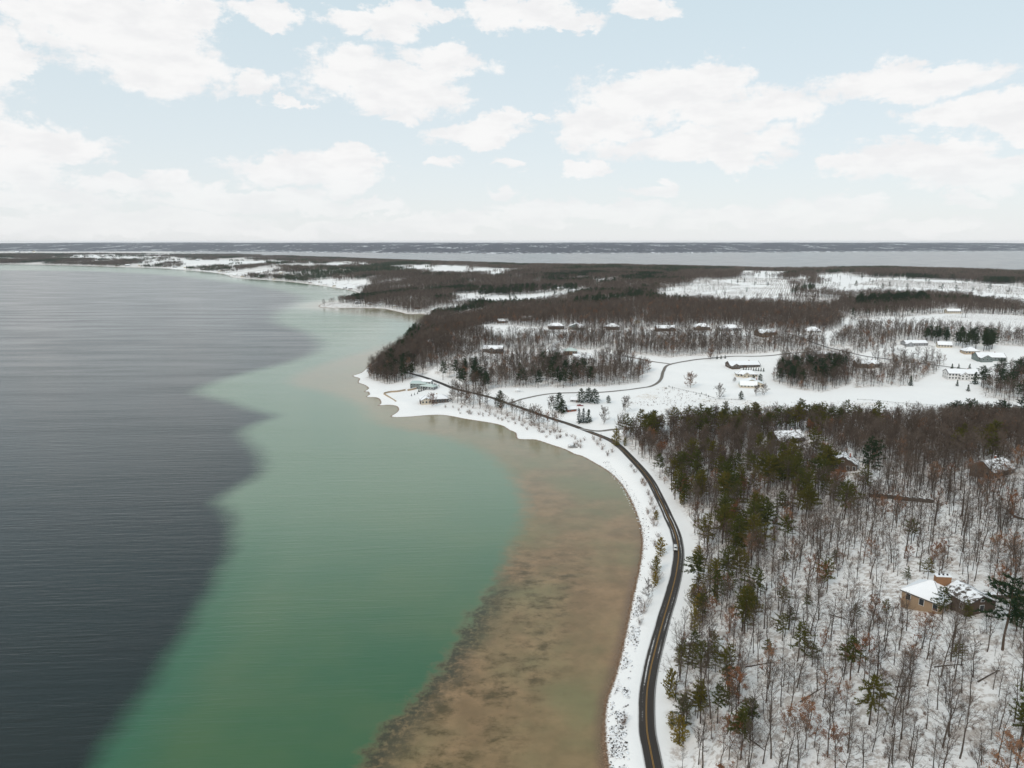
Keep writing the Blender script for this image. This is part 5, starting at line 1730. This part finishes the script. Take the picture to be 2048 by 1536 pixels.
p = spot(1035, 784)
o = empty('white_gazebo', tuple(p), 0, 'white lattice gazebo with open arches on the snow by the lane', 'gazebo')
for k in range(8):
    a = k * math.pi / 4
    b_ = box('post', -.09, .09, -.09, .09, -.5, 2.9, M_TRIM, o); b_.location = (2.6 * math.cos(a), 2.6 * math.sin(a), 0)
    g = box('rail', -1.0, 1.0, -.05, .05, .75, .9, M_TRIM, o); a2 = a + math.pi / 8; g.location = (2.4 * math.cos(a2), 2.4 * math.sin(a2), 0); g.rotation_euler = (0, 0, a2 + math.pi / 2)
V = [(2.9 * math.cos(k * math.pi / 4), 2.9 * math.sin(k * math.pi / 4), 2.85) for k in range(8)] + [(0, 0, 4.4), (0, 0, 2.85)]
mesh_obj('roof', V, [(k, (k + 1) % 8, 8) for k in range(8)] + [((k + 1) % 8, k, 9) for k in range(8)], M_SNOW, o)
for s in (0, 1):
    g = box('arch_bar', 2.6, 6.2, -1.0 + 2 * s, -.9 + 2 * s, 2.2, 2.35, M_TRIM, o)
    g = box('post', 6.0, 6.2, -1.0 + 2 * s, -.88 + 2 * s, -.5, 2.2, M_TRIM, o)

p = spot(1146, 895)
o = empty('boat_hoist', tuple(p), R(-12), 'grey boat hoist frame and stacked dock sections on the beach', 'boat hoist')
for i in range(5):
    for j in range(2):
        box('post', -4 + i * 2 - .07, -4 + i * 2 + .07, -2 + j * 4 - .07, -2 + j * 4 + .07, -.6, 2.6, M_PALEWOOD, o)
for j in range(2): box('beam', -4.2, 4.2, -2.08 + j * 4, -1.92 + j * 4, 2.602, 2.75, M_PALEWOOD, o)
for i in range(12): box('dock_board', -4 + i * .68, -3.45 + i * .68, -1.8, 1.8, .5, .58, M_PALEWOOD, o)
box('snow_cover', -4.1, 0.5, -2.0, 2.0, 2.76, 2.95, M_SNOW, o)


def wall_line(name, pts, h, th, mat, label, cat, courses=3, snow=True):
    """low retaining wall: courses of long pieces laid along a line on the ground"""
    W = smooth(np.array([spot(u, v) for u, v in pts]), 4)
    o = empty(name, tuple(W[0]), 0, label, cat)
    for k in range(len(W) - 1):
        a, b = W[k], W[k + 1]
        L = float(np.hypot(*(b - a)[:2])); ang = math.atan2(b[1] - a[1], b[0] - a[0]); zz = float(min(a[2], b[2]))
        for c in range(courses):
            z0 = -0.6 if c == 0 else h * c / courses
            piece = box('course', 0.01, L - .01, -th / 2 + .02 * (c % 2), th / 2 - .02 * (c % 2), z0 + .008, h * (c + 1) / courses, mat, o)
            piece.location = (a[0] - W[0][0], a[1] - W[0][1], zz - W[0][2]); piece.rotation_euler = (0, 0, ang)
        if snow:
            piece = box('snow_cap', 0, L, -th / 2 - .05, th / 2 + .05, h + .004, h + .16, M_SNOW, o)
            piece.location = (a[0] - W[0][0], a[1] - W[0][1], zz - W[0][2]); piece.rotation_euler = (0, 0, ang)
    return o


wall_line('terrace_wall', [(768, 788), (780, 785), (795, 784), (811, 781)], 2.0, .8, M_STONE, 'tan stone terrace wall below the lawn of the modern house', 'wall')
wall_line('terrace_wall', [(815, 782), (825, 780), (836, 777)], 2.2, .8, M_STONE, 'short tan stone terrace wall against the modern house', 'wall')
wall_line('stone_ramp', [(768, 788), (778, 794), (792, 803)], .6, 1.6, M_STONE, 'tan stone ramp running from terrace to the beach', 'ramp', 1, False)
wall_line('timber_wall', [(1738, 994), (1770, 996), (1810, 1001), (1866, 1006)], 2.6, 1.0, M_TIMBER, 'long dark timber retaining wall in the near wood', 'wall', 4, True)
wall_line('timber_walkway', [(1938, 1192), (1975, 1194), (2015, 1196), (2100, 1197)], 1.6, 1.6, M_TIMBER, 'dark timber walkway leading to the large tan and brown house', 'walkway', 3, True)
wall_line('drive_wall', [(2015, 1020), (2030, 1034), (2048, 1040), (2090, 1044)], 1.2, .8, M_TIMBER, 'curved dark wall of a driveway near the timber wall', 'wall', 2, True)


def fence(pts, label, step=6.0):
    W = smooth(np.array([spot(u, v) for u, v in pts]), 10)
    s = np.concatenate([[0], np.cumsum(np.hypot(*np.diff(W[:, :2], axis=0).T))])
    n = max(3, int(s[-1] / step))
    q = np.linspace(0, s[-1], n)
    X = np.interp(q, s, W[:, 0]); Y = np.interp(q, s, W[:, 1]); Z = ground(X, Y)
    o = empty('rail_fence', (X[0], Y[0], Z[0]), 0, label, 'fence')
    first = None
    for i in range(n):
        if first is None: first = c = box('post', -.11, .11, -.11, .11, -.5, 1.35, M_TIMBER, o)
        else: c = first.copy(); COL.objects.link(c)
        c.location = (X[i] - X[0], Y[i] - Y[0], Z[i] - Z[0])
        if i < n - 1:
            for hh in (.55, 1.1):
                a = Vector((X[i] - X[0], Y[i] - Y[0], Z[i] - Z[0] + hh)); b = Vector((X[i + 1] - X[0], Y[i + 1] - Y[0], Z[i + 1] - Z[0] + hh))
                g = Geo(); g.tube([a, b], [.07, .07], 4); mesh_obj('rail', g.v, g.f, M_TIMBER, o)


fence([(1340, 775), (1380, 784), (1410, 791), (1440, 799), (1490, 801)], 'dark rail fence crossing the snowy meadow past the saplings')
fence([(1715, 800), (1760, 803), (1815, 808), (1870, 812)], 'dark rail fence at the bottom of the white house field')

# fallen logs on the near slope
for (u, v, du, dv, lb) in [(1600, 1405, 50, -32, 'long fallen trunk leaning downhill at the wood edge'), (1955, 1365, 45, -25, 'fallen trunk on the slope below the timber walkway'), (1490, 1335, 60, -10, 'fallen trunk among brown brush near the olive rounded pine'),
                           (1790, 1375, 45, -2, 'fallen trunk lying level in the open slope'), (1868, 1335, 60, -6, 'fallen trunk lying level under the large house'), (1500, 1480, 30, 22, 'fallen trunk at the southern wood edge'), (1660, 1230, 40, 12, 'snow dusted fallen trunk in the middle of the slope')]:
    a = spot(u, v); b = spot(u + du, v + dv)
    L = Vector(b - a); L = L.normalized() * min(L.length, 13)
    g = Geo(); g.tube([Vector((0, 0, .15)), L * .5 + Vector((0, 0, .3)), L + Vector((0, 0, .12))], [.24, .18, .07], 6)
    for k in range(5):
        q = L * (.35 + .12 * k) + Vector((0, 0, .25)); g.sliver(q, q + Vector((random.gauss(0, 1), random.gauss(0, 1), .8)), .05)
    lo = mesh_obj('fallen_log', g.v, g.f, M_BARK); lo.location = tuple(a); tag(lo, lb, 'log', 'fallen trunks in the near wood')


# ------------------------------------------------------------------ riprap along the shore (uncountable)
def mat_rock():
    m, t, out = new_mat('riprap_rock')
    g = t.nodes.new('ShaderNodeNewGeometry'); nz = Nd(t, g.outputs['Normal']).sep()[2]
    n = noise(t, pos_node(t), 1.2, 4, .6)
    rock = mixc(t, n, (0.03, 0.028, 0.027), (0.11, 0.10, 0.095))
    surf(t, out, mixc(t, (nz + (n - .5) * .5).step(.66, .80), rock, (0.82, 0.83, 0.85)), .9, .15)
    return m


M_ROCK = mat_rock()


def rock_field(name, pts, sizes, mat, label, sink=.3):
    base = np.array([(1, 0, 0), (-1, 0, 0), (0, 1, 0), (0, -1, 0), (0, 0, 1), (0, 0, -1), (.7, .7, .1), (-.7, .6, .15), (.6, -.7, .1), (-.7, -.7, 0.05)], float)
    import itertools
    bm = bmesh.new()
    for b in base: bm.verts.new(b)
    bmesh.ops.convex_hull(bm, input=bm.verts); bmesh.ops.triangulate(bm, faces=bm.faces)
    bm.verts.ensure_lookup_table()
    keep = [v for v in bm.verts if v.link_faces]
    ix = {v: i for i, v in enumerate(keep)}
    BV = np.array([v.co[:] for v in keep]); BF = np.array([[ix[v] for v in f.verts] for f in bm.faces]); bm.free()
    n = len(pts); z = ground(pts[:, 0], pts[:, 1])
    J = RNG.uniform(.65, 1.3, (n, len(BV), 1)) * BV[None]
    J[..., 0] *= RNG.uniform(.7, 1.4, (n, 1)); J[..., 2] *= RNG.uniform(.5, .9, (n, 1))
    a = RNG.random(n) * 6.283; c, s = np.cos(a)[:, None], np.sin(a)[:, None]
    x = J[..., 0] * c - J[..., 1] * s; y = J[..., 0] * s + J[..., 1] * c
    V = np.stack([x, y, J[..., 2]], -1) * sizes[:, None, None]
    V += np.column_stack([pts, z + sizes * sink])[:, None]
    F = (BF[None] + (np.arange(n) * len(BV))[:, None, None]).reshape(-1, 3)
    me = np_mesh(name, V.reshape(-1, 3), F, smooth_=False); me.materials.append(mat)
    o = bpy.data.objects.new(name, me); COL.objects.link(o); tag(o, label, 'rocks', kind='stuff')


BANK = spots([(1222, 1600), (1222, 1536), (1218, 1460), (1224, 1400), (1240, 1350), (1254, 1290), (1266, 1230), (1276, 1190), (1284, 1196), (1284, 1240), (1276, 1290), (1266, 1350), (1254, 1420), (1254, 1480), (1258, 1536), (1264, 1600)])
Pk = random_poly(BANK, 3000)
cl = fbm(Pk[:, 0] / 5, Pk[:, 1] / 5, 3); Pk = Pk[cl > RNG.uniform(.36, .56, len(Pk))]
rock_field('riprap_rocks', Pk, RNG.uniform(.16, .52, len(Pk)), M_ROCK, 'snow dusted dark riprap rocks on the bank above the lake')
bk = spots([(1244, 985), (1270, 1030), (1285, 1075), (1290, 1100), (1298, 1100), (1300, 1060), (1285, 1010), (1262, 975), (1215, 920), (1205, 925)])
Pk = random_poly(bk, 500)
rock_field('bank_stones', Pk, RNG.uniform(.12, .4, len(Pk)), M_ROCK, 'scattered stones on the narrow bank of the road bend')
# shoreline pebbles and stones half in the water
si = np.array([p for p in shore_w if 150 < p[1] < 420]); sg = []
for k in range(len(si) - 1):
    for _ in range(max(1, int(np.hypot(*(si[k + 1] - si[k])) * 5))):
        tt = RNG.random(); q = si[k] * (1 - tt) + si[k + 1] * tt; sg.append((q[0] + RNG.normal(0, .9), q[1] + RNG.normal(0, .9)))
sg = np.array(sg)
M_PEB = plain('brown_shore_stones', (0.17, 0.105, 0.065), .85, .2, .5, 2.5)
rock_field('shore_stones', sg, RNG.uniform(.10, .34, len(sg)), M_PEB, 'reddish brown stones along the water edge', sink=.15)

# meadow weeds, orchard and vineyard rows
P = random_poly(MEADOW_W, 1500); P = P[fbm(P[:, 0] / 30, P[:, 1] / 30, 3) > RNG.uniform(.35, .6, len(P))]
P = P[clear_of(P, 7)]
gn_scatter('meadow_weeds', 'shrub', P, ground(P[:, 0], P[:, 1]), RNG.uniform(.18, .5, len(P)), 'dry brown weeds poking through the snowy meadow', 'weeds')


def rows(W, dx, dy, jit):
    lo = W.min(0); hi = W.max(0); X, Y = np.meshgrid(np.arange(lo[0], hi[0], dx), np.arange(lo[1], hi[1], dy))
    P = np.column_stack([X.ravel(), Y.ravel()]) + RNG.normal(0, jit, (X.size, 2)); return P[inside(P, W)]


P = rows(FIELDS_W[1], 6.0, 15.0, .8); P = P[fbm(P[:, 0] / 60, P[:, 1] / 60, 2) > .36]
gn_scatter('orchard_rows', 'shrub', P, ground(P[:, 0], P[:, 1]), RNG.uniform(.7, 1.1, len(P)), 'rows of small leafless orchard trees on the far hilltop field', 'orchard')
VW = spots([(1862, 648), (1890, 632), (1925, 628), (2048, 634), (2300, 638), (2300, 668), (2048, 660), (1960, 656)])
P = rows(VW, 7.0, 2.5, .25)
gn_scatter('vineyard_rows', 'shrub', P, ground(P[:, 0], P[:, 1]), RNG.uniform(.25, .42, len(P)), 'thin rows of vines in the snowy vineyard', 'vineyard')
OW = spots([(1700, 570), (1760, 560), (1960, 568), (2048, 578), (2300, 590), (2300, 600), (2048, 592), (1900, 578)])
P = rows(OW, 4.0, 26.0, .5)
gn_scatter('far_orchard', 'shrub', P, ground(P[:, 0], P[:, 1]), RNG.uniform(.8, 1.3, len(P)), 'dark orchard rows across the far white field', 'orchard')

# ------------------------------------------------------------------ haze: the air over the whole place
m = bpy.data.materials.new('haze_air'); m.use_nodes = True
t = m.node_tree; t.nodes.clear()
out = t.nodes.new('ShaderNodeOutputMaterial'); pv = t.nodes.new('ShaderNodeVolumePrincipled')
pv.inputs['Color'].default_value = (0.86, 0.90, 0.97, 1); pv.inputs['Density'].default_value = 1.9e-5; pv.inputs['Anisotropy'].default_value = 0.0
t.links.new(pv.outputs[0], out.inputs['Volume'])
hb = box('haze', -16500, 16500, -1200, 31500, -10, 186, m, None)
tag(hb, 'thin pale winter haze over the bay and hills', 'haze', kind='stuff')
